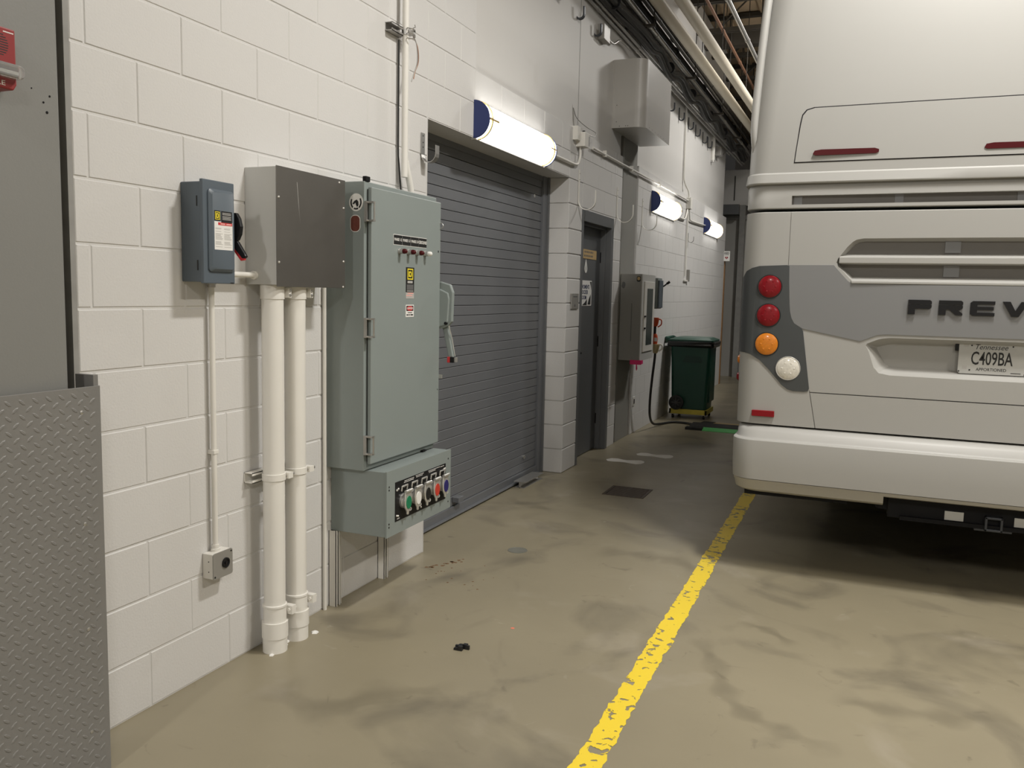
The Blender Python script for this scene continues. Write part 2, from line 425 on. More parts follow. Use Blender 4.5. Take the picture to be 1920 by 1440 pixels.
# inside of the block end beside the steel column
part('edge_strip', MB('strip_grey').box(-.05, .002, 1.938, 1.958, 0, 4.9), wl)
part('joint_gap', MB('dark_gap').box(-.19, -.035, 1.60, 1.940, 0, 4.9), wl)
wb = struct('wall_left_beyond')
part('wall_core', MB('block_paint').box(-.19, T, 8.93, 15.0, 0, 14*C8), wb)
lay(wb, 8.93, 15.0, 0, 14, soft=True)
mb = MB('smooth_paint'); mb.box(-.19, -.045, 8.92, 14.9, 14*C8, 5.45); part('upper_wall', mb, wb)
part('control_joint', MB('grey_ink').box(-.046, -.042, 11.42, 11.436, 14*C8, 3.85), wb)
# grey steel column standing in the wall between the block bays
cs = MB('steel_column'); cs.box(-.19, -.012, 8.375, 8.90, 0, 3.06); cs.box(-.19, -.07, 8.30, 8.93, 0, 3.06)
tr = part('trim_1', cs, origin=(-.1, 8.6, 0), bevel=.004); tr['kind'] = 'structure'
mb = MB('wood_door').box(-.19, -.15, 15.001, 15.10, 0, 2.1)
mb.box(-.02, .012, 15.001, 15.09, 0, 2.12)
tr = part('trim_2', mb, origin=(-.1, 15.05, 0)); tr['kind'] = 'structure'

# ---- rolling shutter (door_1)
d1 = struct('door_1')
pit = .0668; XS = -.205
slat = None; z = .075; n = 0
while z < 2.44:
    if slat is None:
        m = MB('slat_grey'); h = pit-.0035
        prof = [(-.012, 0), (.0065, 0), (.008, .0015), (.008, h-.0015), (.0065, h), (-.012, h)]
        vs = [(x, -1.16, q) for x, q in prof]+[(x, 1.16, q) for x, q in prof]; k = len(prof)
        m.add(vs, [tuple(range(k)), tuple(range(2*k-1, k-1, -1))]+[(i, (i+1) % k, k+(i+1) % k, k+i) for i in range(k)])
        slat = m.mesh('slat')
    o = bpy.data.objects.new('slat', slat); S.collection.objects.link(o); o.parent = d1; o.location = (XS, 5.44, z); z += pit
part('curtain_backing', MB('dark_gap').box(-.26, XS-.01, 4.2, 6.75, .02, 2.6), d1)
mb = MB('slat_grey').box(XS-.02, XS+.02, 4.28, 6.60, .012, .072); mb.box(XS-.02, XS+.045, 4.28, 6.60, .012, .02)
part('bottom_bar', mb, d1, bevel=.002)
for a, b in ((4.262, 4.30), (6.58, 6.688)):
    part('guide_rail', MB('slat_grey').box(XS-.02, XS+.025, a, b, 0, 2.50), d1, bevel=.002)
part('guide_lip', MB('frame_grey').box(XS+.025, XS+.04, 6.66, 6.69, 0, 2.50), d1)
mb = MB('block_paint').box(-.19, -.001, 4.255, 4.259, 0, 12*C8); part('jamb', mb, d1)
part('shutter_header', MB('slat_grey').box(-.30, -.19, 4.2, 6.75, 2.40, 2.62), d1)
part('slide_bolt', MB('slat_grey').box(XS+.01, XS+.06, 5.02, 5.10, .10, .135), d1, bevel=.003)
mb = MB('galvanized').lathe((XS+.008, 6.30, .19), (1, 0, 0), [(0, .016), (.012, .016), (.02, .006)], 12); part('bolt_head', mb, d1, smooth=40)
mb = MB('grey_ink').lathe((XS+.006, 6.42, 2.265), (1, 0, 0), [(0, .013), (.004, .013), (.005, .01)], 12); part('paint_mark', mb, d1)

# ---- steel door (door_2)
d2 = struct('door_2')
mb = MB('frame_grey'); mb.box(-.19, .004, 7.05, 7.10, 0, 2.222); mb.box(-.19, .004, 7.965, 8.035, 0, 2.222); mb.box(-.19, .004, 7.10, 7.965, 2.125, 2.222)
mb.box(-.19, -.05, 7.10, 7.115, 0, 2.125); mb.box(-.19, -.05, 7.95, 7.965, 0, 2.125); mb.box(-.19, -.05, 7.10, 7.965, 2.105, 2.125)
part('door_frame', mb, d2, bevel=.003)
lf = part('door_leaf', MB('door_grey').box(-.145, -.10, 7.115, 7.95, .008, 2.105), d2, bevel=.003)
mb = MB('black_steel').cyl((-.10, 7.16, .98), (-.05, 7.16, .98), .016); mb.cyl((-.05, 7.16, .98), (-.05, 7.28, .98), .011); mb.lathe((-.1, 7.16, .98), (1, 0, 0), [(0, .03), (.006, .03), (.01, .02)], 14)
part('lever_handle', mb, lf, smooth=40)
for zz in (.3, 1.05, 1.85): part('hinge', MB('black_steel').cyl((-.095, 7.957, zz-.05), (-.095, 7.957, zz+.05), .009, n=10), d2, smooth=40)
part('sign_strip', MB('wood_sign').box(-.10, -.096, 7.38, 7.82, 1.822, 1.905), lf, label='tan wooden sign strip')
mb = MB('dim_ink'); random.seed(3)
for row, zz in enumerate((1.883, 1.848)):
    y = 7.44
    while y < 7.70: q = random.uniform(.008, .03); mb.box(-.0962, -.0955, y, y+q, zz-.008, zz+.008); y += q+.012
part('sign_print', mb, lf)
drop = [(0, .105)]+[(.048*math.sin(t)*(1-.15*math.cos(t)), -.05*math.cos(t)-.02) for t in [math.radians(a) for a in range(115, -116, -23)]]
part('drop_sticker', MB('white_ink').prism([(7.508+a*.8, 1.742+b*.72) for a, b in drop], 'x', -.10, -.097), lf, label='white drop-shaped sticker')
part('drop_print', MB('grey_ink').prism([(7.508+a*.32, 1.738+b*.36) for a, b in drop], 'x', -.0972, -.0965), lf)
part('notice', MB('white_ink').box(-.10, -.097, 7.37, 7.70, 1.395, 1.625), lf, label='white printed locker room notice')
for i, t in enumerate(("WOMEN'S", 'LOCKER', 'ROOM')): part('notice_lettering', text_mesh(t, .05, 'x', (-.0965, 7.385, 1.565-.048*i), 'navy_ink', 1.05, align='LEFT', bold=.001), lf)
mb = MB('black_ink').prism([(7.42, 1.40), (7.56, 1.40), (7.56, 1.455), (7.50, 1.425)], 'x', -.0972, -.0962); mb.prism([(7.585, 1.405), (7.675, 1.405), (7.675, 1.50), (7.62, 1.455)], 'x', -.0972, -.0962); mb.prism([(7.64, 1.615), (7.69, 1.615), (7.69, 1.54), (7.67, 1.58)], 'x', -.0972, -.0962)
part('notice_print', mb, lf)

# ---- ceiling: deck, joists
ce = struct('ceiling')
dk = MB('deck_tan'); dk.box(-1.2, 14, -7, 24, 5.62, 5.75)
part('deck', dk, ce)
rib = MB('deck_tan').box(-.03, .03, -15.5, 15.5, -.04, 0).mesh('deck_rib')
for i in range(28):
    o = bpy.data.objects.new('deck_rib', rib); S.collection.objects.link(o); o.parent = ce; o.location = (-.9+.52*i, 8.5, 5.62)
jm = MB('joist_dark'); jm.box(-1.2, 14, -.05, .05, 5.55, 5.60); jm.box(-1.2, 14, -.05, -.01, 5.0, 5.05); jm.box(-1.2, 14, .01, .05, 5.0, 5.05)
x = -1.0; k = 0
while x < 13.5:
    jm.cyl((x, 0, 5.02), (x, 0, 5.57), .011, n=6); jm.cyl((x, 0, 5.02), (x+.6, 0, 5.57), .011, n=6); x += .6
jmesh = jm.mesh('joist')
for yy in (-6, -4.2, -2.4, -.6, 1.2, 3.0, 4.8, 6.4, 7.9, 9.4, 10.75, 11.95, 13.2, 14.6, 16.0):
    o = bpy.data.objects.new('joist', jmesh); S.collection.objects.link(o); o.parent = ce; o.location = (0, yy, 0)
for yy in (10.2, 12.6): part('beam', MB('joist_dark').box(-1.2, 14, yy-.09, yy+.09, 4.98, 5.22), ce)

# ---- grey steel column with tread-plate guard on the left
w = thing('steel_column', 'grey painted steel column at left edge carrying the red fire alarm', 'column', (.08, 1.3, 0))
part('column_shaft', MB('column_grey').box(-.19, .17, .75, 1.776, 0, 5.4), w, bevel=.008)
mb = MB('black_steel')
for yy, zz, r in ((1.735, 1.965, .004), (1.725, 1.99, .003), (1.745, 2.01, .003), (1.69, 2.02, .002)): mb.lathe((.169, yy, zz), (1, 0, 0), [(0, r), (.002, r), (.0025, r*.5)], 8)
part('scuff', mb, w)
g = thing('tread_plate_guard', 'grey diamond tread plate guard around foot of steel column', 'guard', (.19, 1.5, 0))
part('plate', MB('plate_grey').box(.193, .20, .70, 1.857, 0, 1.203), g, bevel=.001)
mb = MB('plate_grey')
def lozenge(y, z, a):
    l, w_, h = .0135, .0045, .0014; ca, sa = math.cos(a), math.sin(a)
    pts = [(-l, 0), (-l*.5, -w_), (l*.5, -w_), (l, 0), (l*.5, w_), (-l*.5, w_)]
    q = [(y+u*ca-v*sa, z+u*sa+v*ca) for u, v in pts]; t = [(y+u*.7*ca-v*.55*sa, z+u*.7*sa+v*.55*ca) for u, v in pts]
    mb.add([(.2, u, v) for u, v in q]+[(.2+h, u, v) for u, v in t], [(6, 7, 8, 9, 10, 11)]+[(i, (i+1) % 6, 6+(i+1) % 6, 6+i) for i in range(6)])
i = 0; pz = .041
for r in range(int(1.19/pz*2)):
    zz = .012+r*pz/2
    for c in range(34):
        yy = .72+c*pz+(pz/2 if r % 2 else 0)
        if yy < 1.845 and yy > 1.2: lozenge(yy, zz, math.radians(-38 if (r % 2) else 38))
part('tread', mb, g, kind='stuff')
for yy, zz in ((1.79, 1.13), (1.79, .80), (1.79, .48), (1.79, .16)): part('screw', MB('galvanized').lathe((.1995, yy, zz), (1, 0, 0), [(0, .006), (.0015, .006), (.003, .003)], 10), g, smooth=40)
part('edge_angle', MB('plate_grey').box(.12, .193, 1.84, 1.857, 0, 1.235), g, bevel=.001)

# ================================================================== FIRE ALARM
a = thing('fire_alarm', 'red fire alarm horn with strobe on the grey column', 'fire alarm', (.17, 1.55, 2.0))
X0, X1 = .17, .22
part('housing', MB('alarm_red').prism([(1.490, 1.99), (1.600, 1.99), (1.609, 2.005), (1.609, 2.142), (1.490, 2.142)], 'x', X0, X1), a, bevel=.004)
for i in range(9):
    zz = 2.073+i*.0062; hw = math.sqrt(max(0, .03**2-(zz-2.098)**2))
    if hw > .004: part('grille_slot', MB('black_ink').box(X1-.001, X1+.0004, 1.558-hw, 1.558+hw, zz-.0012, zz+.0012), a)
mb = MB('clear_plastic').prism(rrect(1.488, 1.612, 2.016, 2.05, .012), 'x', X1, X1+.028); part('strobe_lens', mb, a, smooth=50, bevel=.004)
part('strobe_tube', MB('galvanized').box(X1-.0, X1+.012, 1.53, 1.60, 2.026, 2.034), a)
part('lettering', text_mesh('FIRE', .017, 'x', (X1+.0005, 1.553, 2.003), 'white_ink', 1.5, align='CENTER'), a)
mb = MB('white_ink'); 
for i in range(9): mb.box(X1, X1+.0005, 1.575+i*.0032, 1.5775+i*.0032, 2.1295, 2.1325)
part('maker_mark', mb, a)

# ================================================================== SAFETY SWITCH (left)
s = thing('safety_switch', 'blue-grey safety switch box with black lever and warning label', 'switch box', (.05, 2.48, 1.513))
part('enclosure', MB('switch_grey').box(0, .098, 2.405, 2.556, 1.516, 1.868), s, bevel=.004)
cv = part('cover', MB('switch_grey').box(.092, .107, 2.398, 2.560, 1.511, 1.876), s, bevel=.003)
rings = []
for d, ins in ((.105, 0), (.112, .0), (.121, .010)): rings.append([(d, u, v) for u, v in rrect(2.420+ins, 2.552-ins, 1.553+ins, 1.845-ins, .014)])
part('raised_panel', MB('switch_grey').loft(rings), s, smooth=35)
lx = .1212
mb = MB('white_ink').box(lx-.001, lx, 2.439, 2.533, 1.632, 1.732); part('warning_label', mb, s, label='white warning label with red header')
mb = MB('black_ink').box(lx-.001, lx+.0001, 2.439, 2.470, 1.734, 1.770); mb.box(lx-.001, lx+.0001, 2.474, 2.531, 1.728, 1.770)
part('brand_label', mb, s, label='black maker label with yellow square mark')
mb = MB('yellow_ink')
def squareD(mb, x, y0, y1, z0, z1):
    t = (y1-y0)*.11
    for q in ((y0, y1, z1-t, z1), (y0, y1, z0, z0+t), (y0, y0+t, z0+t, z1-t), (y1-t, y1, z0+t, z1-t)): mb.box(x, x+.0005, *q)
    a0, a1, b0, b1 = y0+2*t, y1-2*t, z0+2.2*t, z1-2.2*t; u = (a1-a0)*.3
    mb.box(x, x+.0005, a0, a0+u, b0, b1); mb.box(x, x+.0005, a0+u, a1-t*.6, b1-u*.8, b1); mb.box(x, x+.0005, a0+u, a1-t*.6, b0, b0+u*.8); mb.box(x, x+.0005, a1-u, a1, b0+t*.7, b1-t*.7)
squareD(mb, lx, 2.443, 2.467, 1.738, 1.766); part('brand_mark', mb, s)
mb = MB('grey_ink')
for zz in (1.763, 1.758, 1.751, 1.746, 1.741): mb.box(lx, lx+.0004, 2.480, 2.525, zz-.0012, zz+.0012)
for col in ((2.444, 2.482), (2.489, 2.528)):
    zz = 1.708; random.seed(5)
    while zz > 1.64:
        mb.box(lx, lx+.0004, col[0], col[1]-random.uniform(0, .012), zz, zz+.0014); zz -= .0034 if random.random() < .75 else .008
mb.m = 'red_ink'; mb.box(lx, lx+.0005, 2.458, 2.531, 1.7195, 1.729); mb.m = 'pink_ink'; mb.box(lx+.0005, lx+.0007, 2.470, 2.494, 1.722, 1.7265); mb.box(lx+.0005, lx+.0007, 2.500, 2.526, 1.722, 1.7265)
part('label_print', mb, s)
for zz in (1.80, 1.575): part('slot', MB('black_ink').box(.03+.042, .076, 2.4035, 2.4055, zz-.018, zz+.018), s)
part('latch_slot', MB('black_ink').box(.107, .1075, 2.535, 2.552, 1.513, 1.5165), s)
# lever
hb = MB('black_plastic').prism([(.075, 1.70), (.10, 1.772), (.112, 1.772), (.126, 1.752), (.134, 1.722), (.130, 1.694), (.118, 1.672), (.08, 1.66)], 'y', 2.562, 2.578); part('lever_hub', hb, s, bevel=.003)
hb = MB('black_plastic').prism([(.092, 1.672), (.106, 1.678), (.118, 1.666), (.150, 1.622), (.155, 1.612), (.148, 1.606), (.136, 1.606), (.096, 1.648)], 'y', 2.563, 2.577); lv = part('lever_grip', hb, s, bevel=.003)
part('grip_underside', MB('red_ink').prism([(.098, 1.645), (.136, 1.606), (.146, 1.606), (.146, 1.600), (.130, 1.597), (.096, 1.636)], 'y', 2.565, 2.575), s)

# small conduit and junction box with twist outlet
c = thing('small_conduit', 'thin white conduit dropping from safety switch to outlet box', 'conduit', (.022, 2.53, .49))
part('tube', MB('pipe_paint').cyl((.022, 2.53, .49), (.022, 2.53, 1.513), .0105, n=14), c, smooth=50)
mb = MB('galvanized').lathe((.022, 2.53, 1.497), (0, 0, 1), [(0, .015), (.010, .015), (.012, .018), (.018, .018)], 14); part('locknut', mb, c, smooth=40)
mb = MB('pipe_paint').box(0, .034, 2.518, 2.544, .868, .884); mb.cyl((.018, 2.544, .876), (.018, 2.553, .876), .007, n=8); part('strap', mb, c, bevel=.002)
mb = MB('pipe_paint').lathe((.022, 2.53, .488), (0, 0, 1), [(0, .018), (.012, .018), (.013, .014), (.028, .014)], 14); part('connector', mb, c, smooth=40)
c = thing('outlet_box', 'small square white junction box with dark cover and round outlet', 'outlet box', (.025, 2.535, .39))
part('box_body', MB('pipe_paint').box(0, .05, 2.483, 2.587, .392, .490), c, bevel=.003)
part('cover_plate', MB('gauge_grey').prism(rrect(2.481, 2.589, .390, .492, .01), 'x', .05, .054), c, bevel=.001)
part('outlet_ring', MB('black_plastic').lathe((.054, 2.548, .443), (1, 0, 0), [(0, .020), (.005, .020), (.006, .015), (.002, .013), (.002, .006), (.006, .006)], 20), c, smooth=40)
for zz in (.42, .46): part('screw', MB('black_ink').lathe((.03, 2.4832, zz), (0, -1, 0), [(0, .0025), (.0006, .0025)], 8), c)
for yy, zz in ((2.49, .40), (2.58, .482)): part('screw', MB('black_ink').lathe((.054, yy, zz), (1, 0, 0), [(0, .004), (.002, .003)], 8), c)

# ================================================================== WIRING BOX between switch and panel
b = thing('pull_box', 'grey steel pull box with dark bare cover beside the tall panel', 'pull box', (.08, 2.98, 1.51))
part('box_body', MB('box_paint').box(0, .150, 2.748, 3.212, 1.512, 1.966), b, bevel=.002)
part('cover', MB('box_steel').box(.150, .1545, 2.746, 3.216, 1.505, 1.969), b, bevel=.001)
for yy, zz in ((2.757, 1.85), (2.757, 1.60), (3.203, 1.85), (3.203, 1.62), (3.17, 1.955), (3.20, 1.51)): part('screw', MB('chrome').lathe((.1545, yy, zz), (1, 0, 0), [(0, .005), (.003, .004), (.004, .002)], 10), b, smooth=50)
part('scratch', MB('grey_ink').prism([(2.873, 1.92), (2.875, 1.92), (2.885, 1.83), (2.893, 1.76), (2.888, 1.80), (2.882, 1.84)], 'x', .1545, .1549), b)
n = thing('conduit_nipple', 'short white conduit nipple joining safety switch and pull box', 'conduit', (.05, 2.65, 1.55))
part('tube', MB('pipe_paint').cyl((.045, 2.556, 1.548), (.045, 2.748, 1.548), .011, n=14), n, smooth=50)
part('bushing', MB('pipe_paint').lathe((.045, 2.735, 1.548), (0, 1, 0), [(0, .011), (.003, .017), (.013, .017)], 14), n, smooth=40)

# two thick riser pipes + strut
def riser(y, label):
    p = thing('riser_pipe', label, 'pipe', (.088, y, 0), 'thick white riser pipes')
    x = .088
    part('pipe', MB('pipe_paint').cyl((x, y, .10), (x, y, 1.512), .0435, n=28), p, smooth=50)
    part('floor_sleeve', MB('pipe_paint').lathe((x, y, 0), (0, 0, 1), [(0, .050), (.06, .050), (.061, .0535), (.128, .0535), (.129, .047), (.19, .0465)], 28), p, smooth=40)
    mb = MB('pipe_paint').lathe((x, y, .19), (0, 0, 1), [(0, .046), (.002, .050), (.010, .050), (.012, .046)], 28); mb.box(x+.02, x+.06, y+.035, y+.062, .15, .185); mb.cyl((x+.045, y+.03, .168), (x+.045, y+.075, .168), .008, n=8)
    part('grounding_clamp', mb, p, smooth=40)
    mb = MB('pipe_paint').lathe((x, y, 1.455), (0, 0, 1), [(0, .0435), (.001, .047), (.055, .047)], 28); mb.box(x+.015, x+.05, y+.04, y+.056, 1.462, 1.50); part('connector', mb, p, smooth=40)
    for zz in (1.472, 1.490): part('screw', MB('galvanized').lathe((x+.045, y+.045, zz), (1, .4, 0), [(0, .006), (.009, .006), (.011, .003)], 8), p, smooth=40)
    return p
r1 = riser(2.800, 'thick white riser pipe nearer the small outlet box')
r2_ = riser(2.945, 'thick white riser pipe nearer the tall grey panel')
st = thing('strut_channel', 'white strut channel with clamps holding two riser pipes', 'strut', (.02, 2.93, .715))
mb = MB('pipe_paint'); z0, z1 = .715, .757
mb.box(0, .003, 2.725, 3.06, z0, z1); mb.box(0, .042, 2.725, 3.06, z0, z0+.003); mb.box(0, .042, 2.725, 3.06, z1-.003, z1); mb.box(.039, .042, 2.725, 3.06, z0, z0+.011); mb.box(.039, .042, 2.725, 3.06, z1-.011, z1)
part('channel', mb, st)
for yy in (2.800, 2.945):
    mb = MB('pipe_paint').lathe((.088, yy, .722), (0, 0, 1), [(0, .0435), (.001, .0475), (.027, .0475), (.028, .0435)], 28); mb.box(.10, .135, yy+.035, yy+.065, .724, .748); cl = part('pipe_clamp', mb, st, smooth=40)
    part('clamp_bolt', MB('galvanized').cyl((.120, yy+.03, .736), (.120, yy+.085, .736), .007, n=8), cl, smooth=40)
# crumbled mortar at the riser feet
mb = MB('white_ink'); random.seed(11)
for i in range(14):
    x, y = random.uniform(.03, .13), random.uniform(2.72, 3.02); r = random.uniform(.008, .02)
    mb.lathe((x, y, 0), (0, 0, 1), [(0, r), (r*.3, r*.8), (r*.5, r*.3)], 5)
o = single('mortar_crumbs', mb, 'crumbled white mortar on the floor around riser pipe feet', 'debris', (.08, 2.88, 0)); o['kind'] = 'stuff'

# ================================================================== TALL PANEL
p = thing('disconnect_panel', 'tall grey-green electrical disconnect panel with hinged door', 'electrical panel', (.1, 3.65, .68))
part('enclosure', MB('panel_grey').box(0, .200, 3.298, 3.985, .675, 1.977), p, bevel=.003)
dr = part('door', MB('panel_grey').box(.206, .226, 3.318, 3.988, .705, 1.953), p, bevel=.004)
part('door_gasket', MB('black_rubber').box(.200, .206, 3.325, 3.98, .715, 1.945), p)
part('top_lug', MB('black_steel').box(.185, .205, 3.305, 3.34, 1.977, 2.0), p, bevel=.003)
for zz in (1.845, 1.33, .795):
    mb = MB('galvanized'); mb.box(.200, .215, 3.296, 3.301, zz-.045, zz+.045); mb.tube([(.212, 3.296, zz+.04), (.243, 3.312, zz+.04), (.243, 3.312, zz-.04), (.212, 3.296, zz-.04)], .0045, 8); mb.box(.205, .246, 3.298, 3.318, zz+.036, zz+.044); mb.box(.205, .246, 3.298, 3.318, zz-.044, zz-.036)
    part('door_clamp', mb, p, smooth=40)
fx = .2262
mb = MB('white_ink').box(fx-.001, fx, 3.508, 3.834, 1.712, 1.761); part('nameplate_border', mb, dr)
for i, t in enumerate(('PHASE 1-2', 'PHASE 1-3', 'PHASE 2-3', 'GROUND')):
    y0 = 3.5105+i*.081; np_ = part('nameplate', MB('black_ink').box(fx, fx+.001, y0, y0+.0785, 1.7145, 1.7585), dr, label='black engraved nameplate')
    part('nameplate_lettering', text_mesh(t, .0185 if i < 3 else .022, 'x', (fx+.0014, y0+.039, 1.737), 'white_ink', .85, bold=.0002), dr)
for i in range(4):
    y0 = 3.563+i*.0835; zz = 1.684
    mb = MB('galvanized').lathe((fx, y0, zz), (1, 0, 0), [(0, .015), (.004, .015), (.005, .012), (.022, .012)], 16)
    lb = part('indicator_base', mb, dr, smooth=40)
    part('indicator_lens', MB('lens_marker' if i < 3 else 'white_ink').lathe((fx+.022, y0, zz), (1, 0, 0), [(0, .0115), (.008, .012), (.016, .010), (.021, .004)], 16), dr, smooth=60, label='dark red pilot lens' if i < 3 else 'white push-to-test button')
mb = MB('black_ink').box(fx-.001, fx+.0012, 3.628, 3.708, 1.492, 1.612); part('brand_label', mb, dr, label='black maker label with yellow square mark')
mb = MB('yellow_ink'); squareD(mb, fx+.0012, 3.641, 3.696, 1.553, 1.606); mb.m = 'grey_ink'; mb.box(fx+.0012, fx+.0016, 3.642, 3.692, 1.536, 1.547); mb.m = 'dim_ink'; mb.box(fx+.0012, fx+.0016, 3.636, 3.70, 1.503, 1.530); mb.m = 'grey_ink'; mb.box(fx+.0012, fx+.0016, 3.636, 3.70, 1.4965, 1.500)
part('label_print', mb, dr)
mb = MB('grey_ink').box(fx-.001, fx+.0008, 3.628, 3.708, 1.462, 1.492); mb.m = 'pink_ink'; mb.box(fx+.0008, fx+.0012, 3.645, 3.70, 1.484, 1.490); mb.box(fx+.0008, fx+.0012, 3.632, 3.69, 1.474, 1.479); part('red_text_label', mb, dr)
part('danger_label', MB('white_ink').box(fx-.001, fx+.0008, 3.628, 3.708, 1.373, 1.432), dr, label='white danger label with red oval')
mb = MB('black_ink').box(fx+.0008, fx+.0011, 3.634, 3.702, 1.402, 1.427); mb.m = 'red_ink'; mb.prism([(3.668+.031*math.cos(t*math.pi/8), 1.4145+.0115*math.sin(t*math.pi/8)) for t in range(16)], 'x', fx+.0011, fx+.0014)
mb.m = 'black_ink'; mb.box(fx+.0008, fx+.0011, 3.648, 3.690, 1.392, 1.3955); mb.box(fx+.0008, fx+.0011, 3.636, 3.652, 1.380, 1.386); mb.box(fx+.0008, fx+.0011, 3.656, 3.668, 1.380, 1.386); mb.box(fx+.0008, fx+.0011, 3.674, 3.70, 1.380, 1.386)
part('danger_print', mb, dr)
part('danger_lettering', text_mesh('DANGER', .015, 'x', (fx+.0018, 3.668, 1.4145), 'white_ink', .9), dr)
mb = MB('galvanized').tube([(fx+.003+.014*math.cos(t*math.pi/6), 3.98, 1.835+.014*math.sin(t*math.pi/6)) for t in range(12)], .0025, 6, closed=True); mb.cyl((fx-.01, 3.985, 1.82), (fx-.01, 3.985, 1.86), .003, n=6); part('hasp_ring', mb, dr, smooth=50)
part('door_hole', MB('black_ink').box(fx-.001, fx+.0006, 3.958, 3.967, 1.698, 1.708), dr); part('door_hole', MB('black_ink').box(fx-.001, fx+.0006, 3.968, 3.973, .985, .992), dr)
part('side_latch', MB('galvanized').box(.20, .245, 3.986, 3.992, 1.045, 1.065), p, bevel=.002)
# stickers on the left side
mb = MB('white_ink').prism([(.158+.036*math.cos(t*math.pi/12), 1.885+.039*math.sin(t*math.pi/12)) for t in range(24)], 'y', 3.2965, 3.298); k = part('round_sticker', mb, p, label='round white sticker with black horse head')
mb = MB('black_ink')
for a0, a1 in ((150, 235), (-55, 35), (245, 300)):
    o_ = [(.158+.029*math.cos(math.radians(t)), 1.885+.032*math.sin(math.radians(t))) for t in range(a0, a1+1, 10)]; i_ = [(.158+.022*math.cos(math.radians(t)), 1.885+.025*math.sin(math.radians(t))) for t in range(a0, a1+1, 10)]
    mb.prism(o_+i_[::-1], 'y', 3.2960, 3.2966)
mb.prism([(.140, 1.880), (.150, 1.892), (.162, 1.897), (.170, 1.888), (.171, 1.872), (.164, 1.864), (.158, 1.874), (.155, 1.884), (.147, 1.876)], 'y', 3.2960, 3.2966)
part('sticker_print', mb, p)
mb = MB('white_ink').prism(rrect(.128, .180, 1.755, 1.830, .022), 'y', 3.2966, 3.298); mb.m = 'sticker_red'; mb.prism(rrect(.131, .177, 1.758, 1.827, .019), 'y', 3.2961, 3.2967)
part('plain_sticker', mb, p, label='dark red sticker with pale rim')
# handle mechanism on the right
hm = MB('panel_grey').prism([(.06, 1.30), (.06, 1.55), (.225, 1.55), (.28, 1.535), (.296, 1.495), (.292, 1.345), (.27, 1.32), (.225, 1.305)], 'y', 3.995, 4.02); part('handle_guard', hm, p, bevel=.005)
hm = MB('panel_grey').prism([(.10, 1.31), (.10, 1.515), (.225, 1.512), (.272, 1.492), (.279, 1.46), (.272, 1.345), (.262, 1.325), (.225, 1.315)], 'y', 3.985, 4.0); part('handle_plate', hm, p, bevel=.005)
hm = MB('panel_grey').prism([(.20, 1.455), (.236, 1.462), (.25, 1.448), (.262, 1.30), (.292, 1.155), (.262, 1.155), (.222, 1.32)], 'y', 4.02, 4.045); part('handle_arm', hm, p, bevel=.006)
mb = MB('red_ink').box(.258, .274, 4.015, 4.05, 1.128, 1.158); mb.m = 'black_plastic'; mb.box(.274, .296, 4.015, 4.05, 1.128, 1.158); mb.m = 'gauge_grey'; mb.box(.296, .306, 4.02, 4.045, 1.130, 1.156); part('handle_grip', mb, p, bevel=.002, label='red and black grip end')
part('handle_chain', MB('chrome').tube([(.27, 4.0, 1.335), (.28, 4.03, 1.25), (.295, 4.035, 1.16)], .0025, 6), p, smooth=50)
mb = MB('black_steel').lathe((.262, 3.995, 1.335), (0, -1, 0), [(0, .008), (.014, .008), (.016, .004)], 10); part('handle_bolt', mb, p, smooth=40)

# ================================================================== CAM-LOCK BOX
q = thing('camlock_box', 'grey-green connector box with five coloured cam-lock outlets', 'connector box', (.15, 3.66, .363))
part('enclosure', MB('panel_grey').box(0, .296, 3.333, 3.983, .365, .672), q, bevel=.003)
mb = MB('panel_grey'); mb.box(.296, .304, 3.331, 3.985, .363, .436); mb.box(.296, .304, 3.331, 3.985, .606, .674); mb.box(.296, .304, 3.331, 3.412, .436, .606); mb.box(.296, .304, 3.915, 3.985, .436, .606); part('front_cover', mb, q)
fp = part('faceplate', MB('black_plastic').box(.297, .3065, 3.405, 3.921, .424, .611), q)
mb = MB('black_steel')
for yy in (3.42, 3.95): mb.box(.06, .10, yy-.012, yy+.012, .676, .683)
mb.box(.15, .19, 3.93, 3.97, .676, .69); mb.box(.20, .215, 3.84, 3.88, .676, .682)
part('top_fastener', mb, q)
mb = MB('black_ink')
for yy, zz in ((3.352, .60), (3.352, .585), (3.352, .41), (3.352, .425), (3.953, .63), (3.95, .50), (3.95, .51), (3.958, .40)): mb.lathe((.304, yy, zz), (1, 0, 0), [(0, .005), (.001, .0045)], 8)
part('screw', mb, q)
cols = ['cam_green', 'white_ink', 'black_ink', 'cam_red', 'cam_blue']
mat('cam_green', (.01, .20, .09), .45); mat('cam_red', (.55, .05, .03), .45); mat('cam_blue', (.025, .02, .14), .45)
